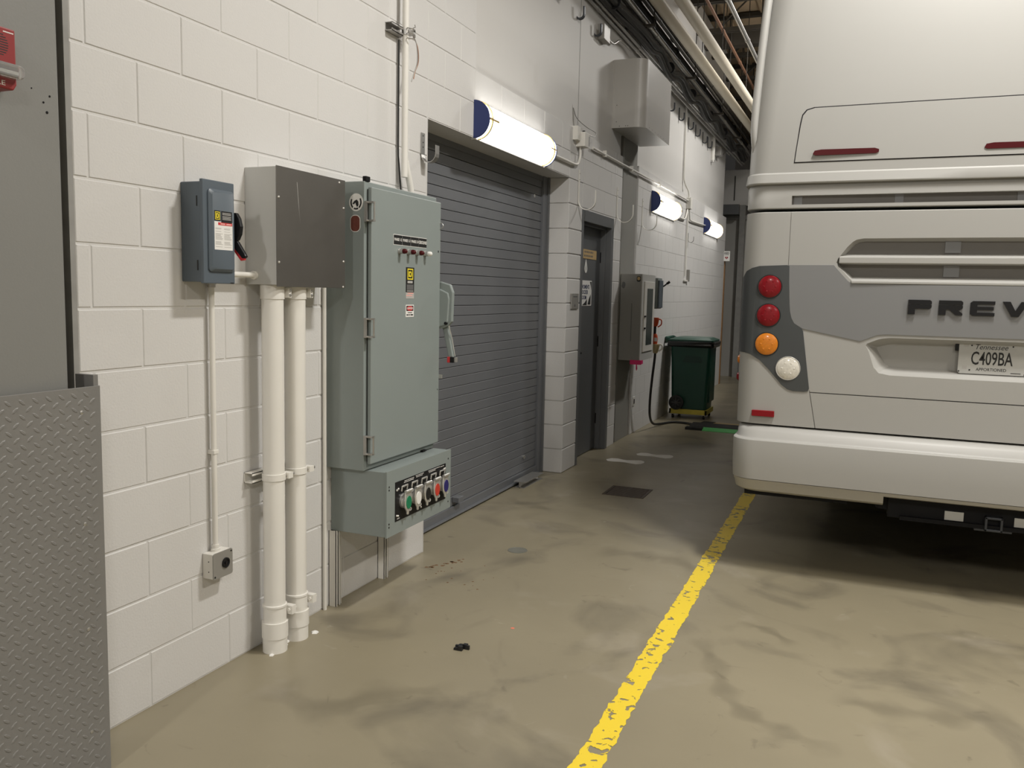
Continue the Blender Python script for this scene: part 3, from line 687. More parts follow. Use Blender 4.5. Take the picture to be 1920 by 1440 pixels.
for i, cn in enumerate(cols):
    y0 = 3.478+i*.0975; zc = .512; nm = ('green', 'white', 'black', 'red', 'blue')[i]
    mb = MB('chrome').lathe((.3065, y0, zc), (1, 0, 0), [(0, .036), (.010, .036), (.012, .030), (.022, .029)], 20)
    oc = part('outlet', mb, q, smooth=40, label='chrome cam-lock outlet with %s cap' % nm)
    sh = [(y0-.028, zc+.045), (y0+.028, zc+.045), (y0+.033, zc+.01), (y0+.030, zc-.022), (y0+.016, zc-.044), (y0+.006, zc-.052), (y0+.004, zc-.066), (y0-.006, zc-.066), (y0-.010, zc-.050), (y0-.026, zc-.03), (y0-.033, zc+.005)]
    part('flap_cover', MB('chrome').prism(sh, 'x', .326, .337), oc, bevel=.004)
    part('hinge_pin', MB('chrome').cyl((.337, y0-.030, zc+.050), (.337, y0+.030, zc+.050), .0075, n=12), oc, smooth=40)
    part('hinge_frame', MB('chrome').tube([(.312, y0-.026, zc+.05), (.315, y0-.026, zc+.072), (.315, y0+.026, zc+.072), (.312, y0+.026, zc+.05)], .004, 8), oc, smooth=50)
    part('colour_cap', MB(cn).prism([(y0+.024*math.cos(t*math.pi/10), zc-.006+.031*math.sin(t*math.pi/10)) for t in range(20)], 'x', .337, .3395), oc)
    part('lock_ring', MB('chrome').tube([(.331, y0+.026+.009*math.cos(t*math.pi/5), zc-.045+.007*math.sin(t*math.pi/5)) for t in range(10)], .003, 6, closed=True), oc, smooth=50)
mb = MB('white_ink'); random.seed(2)
for (a0, a1, zz) in ((3.49, 3.58, .603), (3.485, 3.575, .596), (3.60, 3.68, .606), (3.605, 3.66, .599), (3.73, 3.85, .605), (3.735, 3.80, .598), (3.86, 3.90, .603)): 
    y = a0
    while y < a1: qn = random.uniform(.004, .010); mb.box(.3065, .3069, y, y+qn, zz-.0016, zz+.0016); y += qn+.003
mb.m = 'grey_ink'; mb.box(.3065, .3069, 3.42, 3.445, .432, .437)
part('faceplate_print', mb, q)
for yy, zz in ((3.418, .572), (3.432, .576), (3.418, .450), (3.430, .447), (3.486, .578), (3.50, .58), (3.58, .578), (3.592, .579), (3.68, .578), (3.692, .579), (3.78, .579), (3.792, .58), (3.90, .585), (3.912, .586), (3.655, .44)): part('rivet', MB('chrome').lathe((.3065, yy, zz), (1, 0, 0), [(0, .0055), (.003, .005), (.005, .002)], 10), q, smooth=50)
part('bottom_latch', MB('black_steel').box(.20, .235, 3.74, 3.752, .335, .366), q)
# stand legs: slotted channel
for yy, lab in ((3.335, 'white strut leg under connector box, nearer the riser pipes'), (3.775, 'white strut leg under connector box, nearer the rolling shutter')):
    l = thing('strut_post', lab, 'strut', (.025, yy, 0), 'strut legs under the connector box')
    mb = MB('pipe_paint'); mb.box(0, .003, yy-.02, yy+.02, 0, .368); mb.box(0, .04, yy-.02, yy-.017, 0, .368); mb.box(0, .04, yy+.017, yy+.02, 0, .368); mb.box(.037, .04, yy-.02, yy-.009, 0, .368); mb.box(.037, .04, yy+.009, yy+.02, 0, .368)
    part('channel', mb, l)
    part('slot_shade_strip', MB('dark_gap').box(.003, .006, yy-.009, yy+.009, 0, .368), l)  # dark strip laid in the channel slot to paint in its shade
    part('foot_clip', MB('pipe_paint').box(.0, .035, yy+.022, yy+.032, 0, .36), l)
single('thin_conduit', MB('pipe_paint').cyl((.012, 3.265, 0), (.012, 3.265, 1.51), .009, n=12), 'thin white conduit running up tight beside the tall panel', 'conduit', (.012, 3.265, 0), smooth=50)

# vertical conduit above the panel + strut
v = thing('tall_conduit', 'white conduit rising from tall panel up the block wall', 'conduit', (.05, 3.93, 1.97))
part('tube', MB('pipe_paint').tube([(.05, 3.99, 1.977), (.05, 3.985, 2.02), (.048, 3.955, 2.10), (.045, 3.93, 2.18), (.045, 3.925, 2.26), (.045, 3.925, 4.6)], .0165, 14, sub=4), v, smooth=50)
mb = MB('galvanized'); z0 = 2.775; mb.box(0, .003, 3.80, 3.93, z0, z0+.041); mb.box(0, .04, 3.80, 3.93, z0, z0+.003); mb.box(0, .04, 3.80, 3.93, z0+.038, z0+.041); mb.box(.037, .04, 3.80, 3.93, z0+.03, z0+.041); mb.box(.037, .04, 3.80, 3.93, z0, z0+.011)
part('strut_bracket', mb, v)
mb = MB('galvanized').lathe((.045, 3.925, z0+.006), (0, 0, 1), [(0, .0165), (.001, .020), (.028, .020), (.029, .0165)], 16); mb.box(.05, .085, 3.935, 3.955, z0+.008, z0+.032); part('pipe_clamp', mb, v, smooth=40)
w_ = thing('wire_scrap', 'loose wire wrapped at conduit clamp with ends hanging down', 'wire', (.07, 3.93, 2.6))
mb = MB('galvanized')
mb.tube([(.07+.022*math.cos(t*.9), 3.935+.026*math.sin(t*.9), 2.83-.0035*t) for t in range(22)], .0028, 6)
part('coil', mb, w_, smooth=50)
part('tail', MB('gauge_grey').tube([(.075, 3.945, 2.79), (.09, 3.96, 2.74), (.092, 3.965, 2.66), (.082, 3.95, 2.60), (.075, 3.935, 2.555)], .0028, 6, sub=4), w_, smooth=50)
part('tail', MB('copper').tube([(.07, 3.95, 2.79), (.094, 3.962, 2.73), (.096, 3.968, 2.66), (.085, 3.955, 2.61), (.082, 3.945, 2.57)], .0025, 6, sub=4), w_, smooth=50)
single('conduit_shadow', MB('black_rubber').tube([(.012, 3.915, 2.76), (.012, 3.915, 2.25), (.012, 3.925, 2.15), (.012, 3.94, 2.05), (.014, 3.95, 1.977)], .004, 6, sub=3), 'thin dark strip drawn as the shadow of the tall conduit', 'wire', (.012, 3.93, 2), smooth=50)  # dark tube standing in for the shadow the tall conduit casts on the wall

# ================================================================== WALL LAMPS
def lamp(y0, label, ln=1.235):
    R, z = .114, 2.548; D = .105
    l = thing('wall_lamp', label, 'lamp', (0, y0+ln/2, z), 'half-round wall lamps with blue ends')
    def half(r, d, n=18): return [(d*math.sin(math.pi*i/n), z-r*math.cos(math.pi*i/n)) for i in range(n+1)]
    def slab(name, ya, yb, r, d, mt, lab=None):
        pr = half(r, d); part(name, MB(mt).prism(pr, 'y', ya, yb), l, smooth=50, label=lab)
    slab('end_cap', y0, y0+.012, R, D, 'lamp_cap_blue', 'dark blue half-round end plate')
    slab('end_cap', y0+ln-.012, y0+ln, R, D, 'lamp_cap_blue')
    slab('diffuser', y0+.012, y0+ln-.012, R-.004, D-.004, 'lamp_diffuser', 'glowing white half-cylinder diffuser')
    for yy in (y0+.045, y0+ln-.06): slab('brass_band', yy, yy+.014, R+.003, D+.003, 'brass')
    part('brass_spine', MB('brass').box(D-.006, D+.003, y0+.012, y0+.15, z-.006, z+.006), l); part('brass_spine', MB('brass').box(D-.006, D+.002, y0+ln-.13, y0+ln-.012, z-.004, z+.004), l)
    part('back_pan', MB('box_paint').box(-.02, .012, y0+.004, y0+ln-.004, z-R-.006, z+R+.002), l)
lamp(4.845, 'nearest lit wall lamp, over the rolling shutter')
lamp(9.53, 'middle lit wall lamp, beyond the grey steel column')
lamp(12.86, 'farthest lit wall lamp, beside the wall end')

# ================================================================== HOOKS
def jhook_path(x, z, w_, h0, h1, n=8):
    r = w_/2
    return [(x, z+h0)]+[(x+r-r*math.cos(math.pi*i/n), z-r*math.sin(math.pi*i/n)) for i in range(n+1)]+[(x+w_, z+h1)]
h = thing('cable_hook', 'galvanized J-hook on block wall at corner of the shutter opening', 'hook', (.05, 4.2, 2.25))
part('hook_bar', MB('galvanized').strip(jhook_path(.004, 2.235, .088, .115, .045), 4.175, 4.215, .003), h)
mb = MB('black_ink')
for zz in (2.335, 2.30, 2.275): mb.lathe((.0055, 4.195, zz), (1, 0, 0), [(0, .004), (.001, .004)], 8)
part('hole', mb, h)
for yy, zt, wd, lab in ((6.93, 2.53, .147, 'large thin white hook over the corner of the steel door'), (8.12, 2.53, .16, 'large thin white hook beside the grey steel column, near side'), (9.13, 2.53, .158, 'large thin white hook below the middle wall lamp')):
    h = thing('cable_hook', lab, 'hook', (.07, yy, 2.28), 'large thin white hooks')
    part('hook_bar', MB('pipe_paint').strip(jhook_path(.004, 2.275, wd, zt-2.275, .085, 12), yy-.012, yy+.012, .006), h)
    mb = MB('black_ink')
    for zz in (2.50, 2.45): mb.lathe((.0075, yy, zz), (1, 0, 0), [(0, .004), (.001, .004)], 8)
    part('hole', mb, h)
h = thing('cable_hook', 'small dark hook on block wall between the two far lamps', 'hook', (.05, 11.7, 2.25))
part('hook_bar', MB('gauge_grey').strip(jhook_path(.004, 2.262, .075, .09, .04), 11.70, 11.725, .004), h)
ords = ['first', 'second', 'third', 'fourth', 'fifth', 'sixth', 'seventh', 'eighth', 'ninth', 'tenth']
near = [6.30, 6.80, 7.28]; far_ = [10.43, 11.02, 11.64, 12.15, 12.71, 13.13, 13.95]
for i, yy in enumerate(near+far_):
    lab = ('%s J-hook from camera in the row before the white duct box' % ords[i]) if i < 3 else ('%s J-hook in the row past the white duct box' % ords[i-3])
    h = thing('cable_hook', lab, 'hook', (-.02, yy, 3.72), 'J-hooks along the top of the wall')
    x0 = -.02 if i < 3 else -.043
    part('hook_bar', MB('tow_steel').strip(jhook_path(x0, 3.735, .066, .125, .06), yy-.015, yy+.015, .012), h)

# ================================================================== small boxes and conduits beyond the shutter
b = thing('junction_box', 'twin white junction boxes on wall between lamp and duct box', 'junction box', (.03, 6.95, 2.72))
part('box_body', MB('pipe_paint').box(-.02, .04, 6.74, 6.82, 2.745, 2.855), b, bevel=.003)
part('box_body', MB('pipe_paint').box(-.02, .075, 6.83, 6.95, 2.705, 2.82), b, bevel=.003)
part('grommet', MB('black_ink').cyl((.05, 6.87, 2.82), (.05, 6.87, 2.835), .012, n=10), b)
part('side_slot', MB('dim_ink').box(.072, .0765, 6.935, 6.945, 2.72, 2.80), b)
single('lamp_conduit', MB('pipe_paint').tube([(.02, 6.06, 2.545), (.02, 6.5, 2.548), (.02, 6.76, 2.55), (.02, 6.84, 2.575), (.025, 6.87, 2.63), (.025, 6.87, 2.72)], .011, 10, sub=4), 'white conduit linking nearest lamp to twin junction boxes', 'conduit', (.02, 6.5, 2.55), smooth=50)
single('loop_wire', MB('gauge_grey').tube([(-.01, 6.76, 3.0), (.0, 6.83, 2.93), (.03, 7.0, 2.89), (.06, 7.16, 2.87), (.06, 7.12, 2.83), (.05, 6.95, 2.825), (.05, 6.88, 2.835)], .0035, 6, sub=5), 'thin loop of wire above the twin junction boxes', 'wire', (0, 7, 2.9), smooth=50)
single('drop_wire', MB('gauge_grey').tube([(-.018, 6.72, 3.9), (-.018, 6.73, 3.5), (-.018, 6.735, 3.1), (-.012, 6.75, 2.98), (-.005, 6.78, 2.855)], .004, 6, sub=3), 'thin wire dropping from overhead to the twin junction boxes', 'wire', (0, 6.7, 3.3), smooth=50)
c = thing('wall_conduit', 'straight white conduit along wall over door toward far lamps', 'conduit', (.02, 9.3, 2.76))
part('tube', MB('pipe_paint').tube([(.022, 7.22, 2.755), (.022, 8.6, 2.757), (.022, 10.4, 2.76), (.022, 11.52, 2.76)], .011, 10), c, smooth=50)
for yy in (7.6, 8.55, 9.8): part('strap', MB('pipe_paint').box(0, .036, yy-.012, yy+.012, 2.735, 2.79), c, bevel=.002)
b = thing('junction_box', 'small white junction box between the two far lamps', 'junction box', (.03, 11.6, 2.68))
part('box_body', MB('pipe_paint').box(0, .06, 11.50, 11.62, 2.655, 2.80), b, bevel=.003)
part('coupling', MB('pipe_paint').cyl((.03, 11.56, 2.64), (.03, 11.56, 2.66), .018, n=10), b, smooth=40)
c = thing('drop_conduit', 'white conduit dropping down block wall between far lamps', 'conduit', (.02, 11.5, 1.7))
part('tube', MB('pipe_paint').tube([(-.025, 11.38, 4.0), (-.025, 11.40, 3.2), (-.02, 11.42, 3.0), (.02, 11.52, 2.88), (.025, 11.54, 2.80)], .012, 8, sub=3), c, smooth=50)
part('tube', MB('pipe_paint').cyl((.02, 11.54, 1.77), (.02, 11.54, 2.655), .012, n=10), c, smooth=50)
part('tube', MB('pipe_paint').tube([(.02, 11.50, 2.64), (.02, 11.44, 2.56), (.02, 11.30, 2.50), (.02, 10.77, 2.50)], .011, 8, sub=3), c, smooth=50)
part('tube', MB('pipe_paint').tube([(.02, 11.62, 2.64), (.02, 11.68, 2.56), (.02, 11.80, 2.52), (.02, 12.9, 2.545)], .011, 8, sub=3), c, smooth=50)
part('end_box', MB('gauge_grey').box(0, .035, 11.72, 11.78, 1.70, 1.86), c, bevel=.003)
part('end_plate', MB('pipe_paint').box(0, .02, 11.50, 11.74, 1.70, 1.72), c)
c = thing('stub_conduit', 'short vertical white stub conduit under top row of J-hooks', 'conduit', (0, 13.55, 3.6))
part('tube', MB('pipe_paint').cyl((-.02, 13.5, 3.575), (-.02, 13.5, 4.0), .03, n=12), c, smooth=50)
part('end_fitting', MB('galvanized').cyl((-.02, 13.5, 3.55), (-.02, 13.5, 3.58), .034, n=12), c, smooth=40)
th = thing('card_reader', 'grey metal switch plate on the painted block pier', 'switch plate', (0, 6.89, 1.38))
part('plate', MB('gauge_grey').box(0, .012, 6.80, 6.985, 1.375, 1.505), th, bevel=.003)
mb = MB('dim_ink').box(.012, .0128, 6.84, 6.945, 1.473, 1.482); mb.lathe((.012, 6.88, 1.405), (1, 0, 0), [(0, .012), (.003, .011), (.004, .005)], 10); part('print', mb, th)

# ================================================================== DUCT BOX and far electrical
dbx = thing('duct_box', 'white sheet metal duct box with rounded corner high on wall', 'duct', (.15, 8.43, 3.05))
R = .10; pl = [(-.012, 7.90), (.30-R, 7.90)]+arc(.30-R, 7.90+R, R, -90, 0, 8)+[(.30, 8.955), (-.012, 8.955)]
part('duct_shell', MB('duct_paint').prism(pl, 'z', 3.045, 3.66), dbx, smooth=30)
mb = MB('black_ink')
for x_, y_, z_ in ((.03, 7.8995, 3.10), (.06, 7.8995, 3.06), (.12, 7.8995, 3.06), (.14, 7.8995, 3.06), (.03, 7.8995, 3.25)): mb.lathe((x_, y_, z_), (0, -1, 0), [(0, .004), (.001, .003)], 8)
for k in range(7): mb.lathe((.3, 8.08+k*.12, 3.065), (1, 0, 0), [(0, .004), (.001, .003)], 8)
part('rivet', mb, dbx)
c = thing('control_cabinet', 'grey wall cabinet with long narrow glass door beyond steel door', 'cabinet', (.1, 8.7, .85))
part('cabinet_body', MB('steel_column').box(-.01, .205, 8.395, 8.955, .845, 1.712), c, bevel=.004)
mb = MB('box_paint').box(.205, .215, 8.395, 8.955, .845, 1.712); part('front_frame', mb, c, bevel=.002)
dr2 = part('glass_door_frame', MB('pipe_paint').box(.213, .225, 8.47, 8.90, .93, 1.64), c, bevel=.003)
part('glass_pane', MB('glass_dark').box(.224, .2265, 8.57, 8.82, .995, 1.57), dr2)
for zz in (1.29, 1.17): part('latch', MB('black_steel').box(.225, .235, 8.475, 8.52, zz-.008, zz+.008), dr2)
part('side_slot', MB('dim_ink').box(.110, .117, 8.392, 8.396, 1.04, 1.42), c)
mb = MB('dim_ink').prism([(.022+.02*math.cos(t*.7)*(1+.3*math.sin(t*3)), 1.60+.035*math.sin(t*.7)) for t in range(9)], 'y', 8.3944, 8.396); part('scorch_mark', mb, c)
mb = MB('black_ink').prism(rrect(.155, .195, 1.635, 1.69, .015), 'y', 8.3935, 8.3955); mb.m = 'wood_sign'; mb.prism(rrect(.161, .189, 1.65, 1.684, .012), 'y', 8.393, 8.3938); part('shield_sticker', mb, c)
tp = thing('pink_tape', 'bright pink tape strip hanging from cabinet lower corner', 'tape', (.2, 8.4, .82))
mb = MB('tape_pink').box(.115, .232, 8.388, 8.393, .808, .852); mb.box(.226, .23, 8.393, 8.47, .812, .85); part('band', mb, tp)
part('tail', MB('tape_pink').prism([(.18, .808), (.19, .808), (.195, .765), (.187, .745), (.18, .765)], 'y', 8.388, 8.392), tp)
sw = thing('safety_switch', 'small grey disconnect switch just past the glass-door cabinet', 'switch box', (.1, 9.25, 1.36))
part('enclosure', MB('panel_grey').box(0, .205, 9.12, 9.32, 1.36, 1.69), sw, bevel=.004)
part('cover', MB('switch_grey').box(.205, .222, 9.13, 9.31, 1.37, 1.665), sw, bevel=.004)
part('lever', MB('black_plastic').tube([(.215, 9.33, 1.60), (.235, 9.335, 1.615), (.262, 9.34, 1.64)], .008, 8), sw, smooth=50); part('lever_knob', MB('black_plastic').cyl((.255, 9.34, 1.633), (.285, 9.34, 1.655), .014, n=10), sw, smooth=40)
pg = thing('orange_connector', 'two orange plug connectors hanging below the small switch', 'plug', (.19, 9.15, 1.1))
mb = MB('plug_orange').lathe((.185, 9.15, 1.17), (0, 0, 1), [(0, .022), (.02, .032), (.07, .040), (.095, .038)], 14); part('body', mb, pg, smooth=40)
part('handle_loop', MB('plug_orange').tube([(.21, 9.15, 1.25), (.25, 9.15, 1.24), (.25, 9.15, 1.19), (.215, 9.15, 1.165)], .007, 8, sub=3), pg, smooth=50)
part('cord_grip', MB('black_rubber').cyl((.185, 9.15, 1.08), (.185, 9.15, 1.18), .014, n=10), pg, smooth=40)
part('body', MB('plug_orange').lathe((.185, 9.15, .98), (0, 0, 1), [(0, .03), (.06, .036), (.09, .030), (.11, .02)], 14), pg, smooth=40)
part('white_tab', MB('white_ink').box(.19, .222, 9.112, 9.116, 1.01, 1.05), pg)
ph = thing('cable_plug', 'beige plug with black power cable hanging beside the cabinet', 'plug', (.2, 9.14, .88))
part('body', MB('plug_beige').lathe((.20, 9.14, .88), (0, 0, 1), [(0, .022), (.03, .036), (.085, .046), (.10, .044)], 16), ph, smooth=40)
part('cap_loop', MB('pipe_paint').tube([(.235, 9.14, .98), (.27, 9.14, .97), (.27, 9.14, .93), (.235, 9.14, .905)], .009, 8, sub=3), ph, smooth=50)
part('cable', MB('cable_black').tube([(.20, 9.14, .89), (.195, 9.14, .80), (.175, 9.15, .60), (.15, 9.2, .38), (.13, 9.3, .18), (.12, 9.5, .06), (.14, 9.75, .018), (.24, 10.0, .015), (.38, 10.02, .015), (.50, 9.93, .018), (.62, 9.86, .02)], .0135, 10, sub=6), ph, smooth=50)
ou = thing('wall_outlet', 'small dark outlet low on block wall below cabinet', 'outlet', (0, 9.05, .33))
part('plate', MB('pipe_paint').box(0, .006, 9.02, 9.10, .30, .40), ou, bevel=.002); part('socket', MB('black_plastic').box(.006, .01, 9.045, 9.075, .325, .375), ou)
ou = thing('wall_outlet', 'white twin outlet box low on wall behind green bin', 'outlet', (0, 13.6, .7))
part('box_body', MB('pipe_paint').box(0, .05, 13.5, 14.1, .62, .80), ou, bevel=.004); part('socket', MB('gauge_grey').box(.05, .056, 13.65, 13.95, .65, .77), ou, bevel=.002)
sg = thing('aed_sign', 'small white AED sign with red heart at far wall end', 'sign', (.045, 14.95, 2.11))
part('panel', MB('white_ink').box(-.012, .097, 14.945, 14.955, 2.11, 2.277), sg)
part('lettering', text_mesh('AED', .045, 'y', (.043, 14.9445, 2.243), 'black_ink', 1.0, bold=.0012), sg)
part('small_print', MB('dim_ink').box(.005, .082, 14.944, 14.9452, 2.212, 2.219), sg)
ht = [(.043+.0016*16*math.sin(t)**3, 2.165+.0016*(13*math.cos(t)-5*math.cos(2*t)-2*math.cos(3*t)-math.cos(4*t))) for t in [2*math.pi*i/24 for i in range(24)]]
part('heart', MB('heart_ink').prism(ht, 'y', 14.943, 14.9452), sg)
part('bolt_mark', MB('white_ink').prism([(.046, 2.182), (.036, 2.164), (.043, 2.164), (.040, 2.148), (.050, 2.168), (.043, 2.168)], 'y', 14.9425, 14.9432), sg)

# ================================================================== OVERHEAD PIPES along the wall
for x0, x1, z_, r, mt, nm, lab, cat in (
    (.335, .395, 4.2, .058, 'pipe_cream', 'overhead_pipe', 'thick cream overhead pipe, nearer the block wall', 'pipe'),
    (.55, .63, 4.2, .058, 'pipe_cream', 'overhead_pipe', 'thick cream overhead pipe, nearer the bus', 'pipe'),
    (.54, .54, 4.6, .017, 'copper', 'overhead_pipe', 'thin copper-coloured overhead pipe', 'pipe'),
    (.845, .875, 4.4, .024, 'galvanized', 'overhead_conduit', 'shiny steel overhead conduit beside the bus roof', 'conduit'),
    (.012, .012, 3.925, .016, 'galvanized', 'overhead_conduit', 'lower steel conduit hugging the wall above J-hooks', 'conduit'),
    (.045, .045, 3.95, .016, 'galvanized', 'overhead_conduit', 'upper steel conduit hugging the wall above J-hooks', 'conduit'),
    (.16, .16, 4.10, .026, 'galvanized', 'overhead_conduit', 'thick steel conduit between wall and cream pipes', 'conduit'),
    (.10, .10, 4.20, .022, 'bundle_dark', 'overhead_conduit', 'dark conduit behind the thick steel conduit', 'conduit'),
    (.055, .055, 4.30, .045, 'bundle_dark', 'overhead_pipe', 'dark insulated overhead pipe against the wall', 'pipe'),
    (.17, .17, 4.33, .04, 'joist_dark', 'overhead_pipe', 'dark brown overhead pipe above the steel conduit', 'pipe'),
    (.05, .05, 4.46, .04, 'joist_dark', 'overhead_pipe', 'highest dark overhead pipe against the wall', 'pipe'),
    (.21, .21, 4.22, .016, 'joist_dark', 'overhead_conduit', 'thin dark conduit beside the nearer cream pipe', 'conduit')):
    t = thing(nm, lab, cat, (x0, 5, z_), 'overhead runs')
    ya, yb = 2.0, 16.5
    if r == .058: xf = lambda y: x0+(x1-x0)*(y-8)/5.5
    else: xf = lambda y: x0+(x1-x0)*(y-8)/5.5
    part('run', MB(mt).cyl((xf(ya), ya, z_), (xf(yb), yb, z_), r, n=18), t, smooth=50)
    for k in range(6):
        yy = 7.2+k*1.55+random.uniform(-.2, .2)
        if r < .05: part('coupling', MB(mt).cyl((xf(yy), yy, z_), (xf(yy), yy+.07, z_), r*1.22, n=16), t, smooth=40)
bd = thing('cable_bundle', 'thick bundle of black cables sagging along the wall top', 'cable', (.07, 9, 3.95))
random.seed(21)
for k in range(7):
    pts = []; y = 2.0; ph_ = random.uniform(0, .25); ox, oz = random.uniform(-.03, .035), random.uniform(-.03, .03)
    while y < 16:
        sag = .05*math.cos((y-10.3)*2*math.pi/1.25+ph_) if y > 9 else .012*math.cos(y*3+ph_)
        pts.append((.125+ox+.015*math.sin(y*1.7+k), y, 3.99+oz+sag)); y += .31
    part('cable', MB('bundle_dark').tube(pts, .026, 8, sub=3), bd, smooth=60)
for i, yy in enumerate((7.35, 9.6, 10.9, 12.2, 13.5)):
    part('cable_tie', MB('black_plastic').lathe((.125, yy, 3.99), (0, 1, 0), [(0, .062), (.018, .062)], 14), bd, smooth=40)
for i, yy in enumerate((6.2, 8.3, 10.4, 12.5, 14.4)):
    t = thing('trapeze_hanger', '%s dark pipe hanger bracket from camera along the ceiling edge' % ords[i], 'hanger', (.2, yy, 4.1), 'overhead pipe hangers')
    part('crossbar', MB('joist_dark').box(-.02, .27, yy-.02, yy+.02, 4.045, 4.07), t)
    for xx in (.255, .33, .56): part('rod', MB('joist_dark').cyl((xx, yy, 4.05 if xx < .3 else 4.2), (xx, yy, 5.58), .006, n=6), t)
for i, yy in enumerate((7.45, 13.9)):
    b = thing('junction_box', ('grey junction box at wall top before the duct box', 'grey junction box at wall top near the far end')[i], 'junction box', (.0, yy, 3.74))
    part('box_body', MB('gauge_grey').box(-.05, .05, yy-.09, yy+.09, 3.70, 3.83), b, bevel=.004)
    part('conduit_stub', MB('galvanized').tube([(.02, yy+.09, 3.76), (.02, yy+.3, 3.76), (.03, yy+.5, 3.84), (.03, yy+.9, 3.85)], .010, 8, sub=3), b, smooth=50)

# ================================================================== GREEN BIN on dolly
bn = thing('wheeled_bin', 'tall dark green wheeled waste bin with black liner bag', 'waste bin', (.32, 10.8, .115))
def rr3(x0, x1, y0, y1, z, r=.04): return [(a, b_, z) for a, b_ in rrect(x0, x1, y0, y1, r, 4)]
part('body', MB('bin_green').loft([rr3(.115, .545, 10.52, 10.92, .115), rr3(.105, .55, 10.515, 10.93, .3), rr3(.085, .575, 10.49, 10.95, .90), rr3(.06, .60, 10.47, 10.97, .905), rr3(.06, .60, 10.47, 10.97, .93)]), bn, smooth=35)
part('rib_panel', MB('bin_green').box(.548, .566, 10.60, 10.95, .20, .80), bn, bevel=.006)
part('emboss', MB('bin_emboss').prism([(.24, .70), (.27, .775), (.45, .775), (.47, .735), (.47, .70)], 'y', 10.492, 10.50), bn)
mb = MB('bag_black'); rg = []
for z_, e in ((.885, .012), (.905, .024), (.92, .018), (.945, .026), (.955, .012)): rg.append([(a+random.uniform(-.005, .005), b_+random.uniform(-.005, .005), z_+random.uniform(-.006, .006)) for a, b_, _ in rr3(.065-e, .595+e, 10.475-e, 10.965+e, z_)])
part('liner_bag', mb.loft(rg), bn, smooth=60)
part('lid', MB('bin_green').loft([rr3(.05, .605, 10.46, 10.97, .955), rr3(.05, .605, 10.46, 10.97, .972), rr3(.12, .55, 10.53, 10.92, .995), rr3(.15, .52, 10.56, 10.97, .997)]), bn, smooth=40)
mb = MB('bin_green').tube([(.07, 10.52, .96), (.02, 10.52, .985), (.02, 10.92, .985), (.07, 10.92, .96)], .018, 8); mb.box(.02, .07, 10.50, 10.54, .93, .985); part('handle_bar', mb, bn, smooth=50)
for yy, s_ in ((10.49, -1), (10.945, 1)):
    wh = part('wheel', MB('black_rubber').lathe((.185, yy, .195), (0, s_, 0), [(0, .082), (.004, .09), (.036, .09), (.04, .08), (.04, .062), (.034, .058)], 24), bn, smooth=40)
    mb = MB('wheel_grey')
    for k in range(8):
        t = math.pi*k/4; mb.cyl((.185, yy+s_*.037, .195), (.185+.06*math.cos(t), yy+s_*.037, .195+.06*math.sin(t)), .007, n=6)
    mb.cyl((.185, yy+s_*.03, .195), (.185, yy+s_*.044, .195), .018, n=10); part('spokes', mb, wh)
dl = thing('bin_dolly', 'yellow platform dolly with casters under green bin', 'dolly', (.32, 10.8, 0))
mb = MB('dolly_yellow'); mb.box(.10, .56, 10.47, 10.495, .055, .115); mb.box(.10, .56, 10.945, 10.97, .055, .115); mb.box(.10, .125, 10.47, 10.97, .055, .115); mb.box(.535, .56, 10.47, 10.97, .055, .115)
part('frame', mb, dl, bevel=.003)
part('deck', MB('black_plastic').box(.12, .54, 10.49, 10.95, .095, .113), dl)
for x_ in (.14, .52):
    for y_ in (10.52, 10.92):
        k = part('caster', MB('black_rubber').cyl((x_-.012, y_, .024), (x_+.012, y_, .024), .024, n=14), dl, smooth=40)
        part('caster_fork', MB('galvanized').box(x_-.017, x_+.017, y_-.012, y_+.012, .03, .06), k, bevel=.002)

# ================================================================== CABLE RAMP
rp = thing('cable_ramp', 'black floor cable ramp with green and tan edges', 'cable ramp', (1.2, 9.85, 0))
part('centre', MB('ramp_black').prism([(9.70, 0), (9.70, .03), (9.74, .042), (9.96, .042), (10.0, .03), (10.0, 0)], 'x', .50, 2.3), rp)
part('edge', MB('ramp_green').prism([(9.60, 0), (9.60, .006), (9.70, .03), (9.70, 0)], 'x', .66, 2.3), rp, label='bright green ramp edge')
part('edge', MB('ramp_tan').prism([(10.30, 0), (10.30, .006), (10.0, .03), (10.0, 0)], 'x', .70, 2.3), rp, label='tan ramp edge')
part('end_piece', MB('black_rubber').prism([(10.02, 0), (10.02, .03), (10.33, .008), (10.33, 0)], 'x', .56, .70), rp)
part('end_piece', MB('black_rubber').box(.47, .66, 9.61, 9.72, 0, .028), rp)

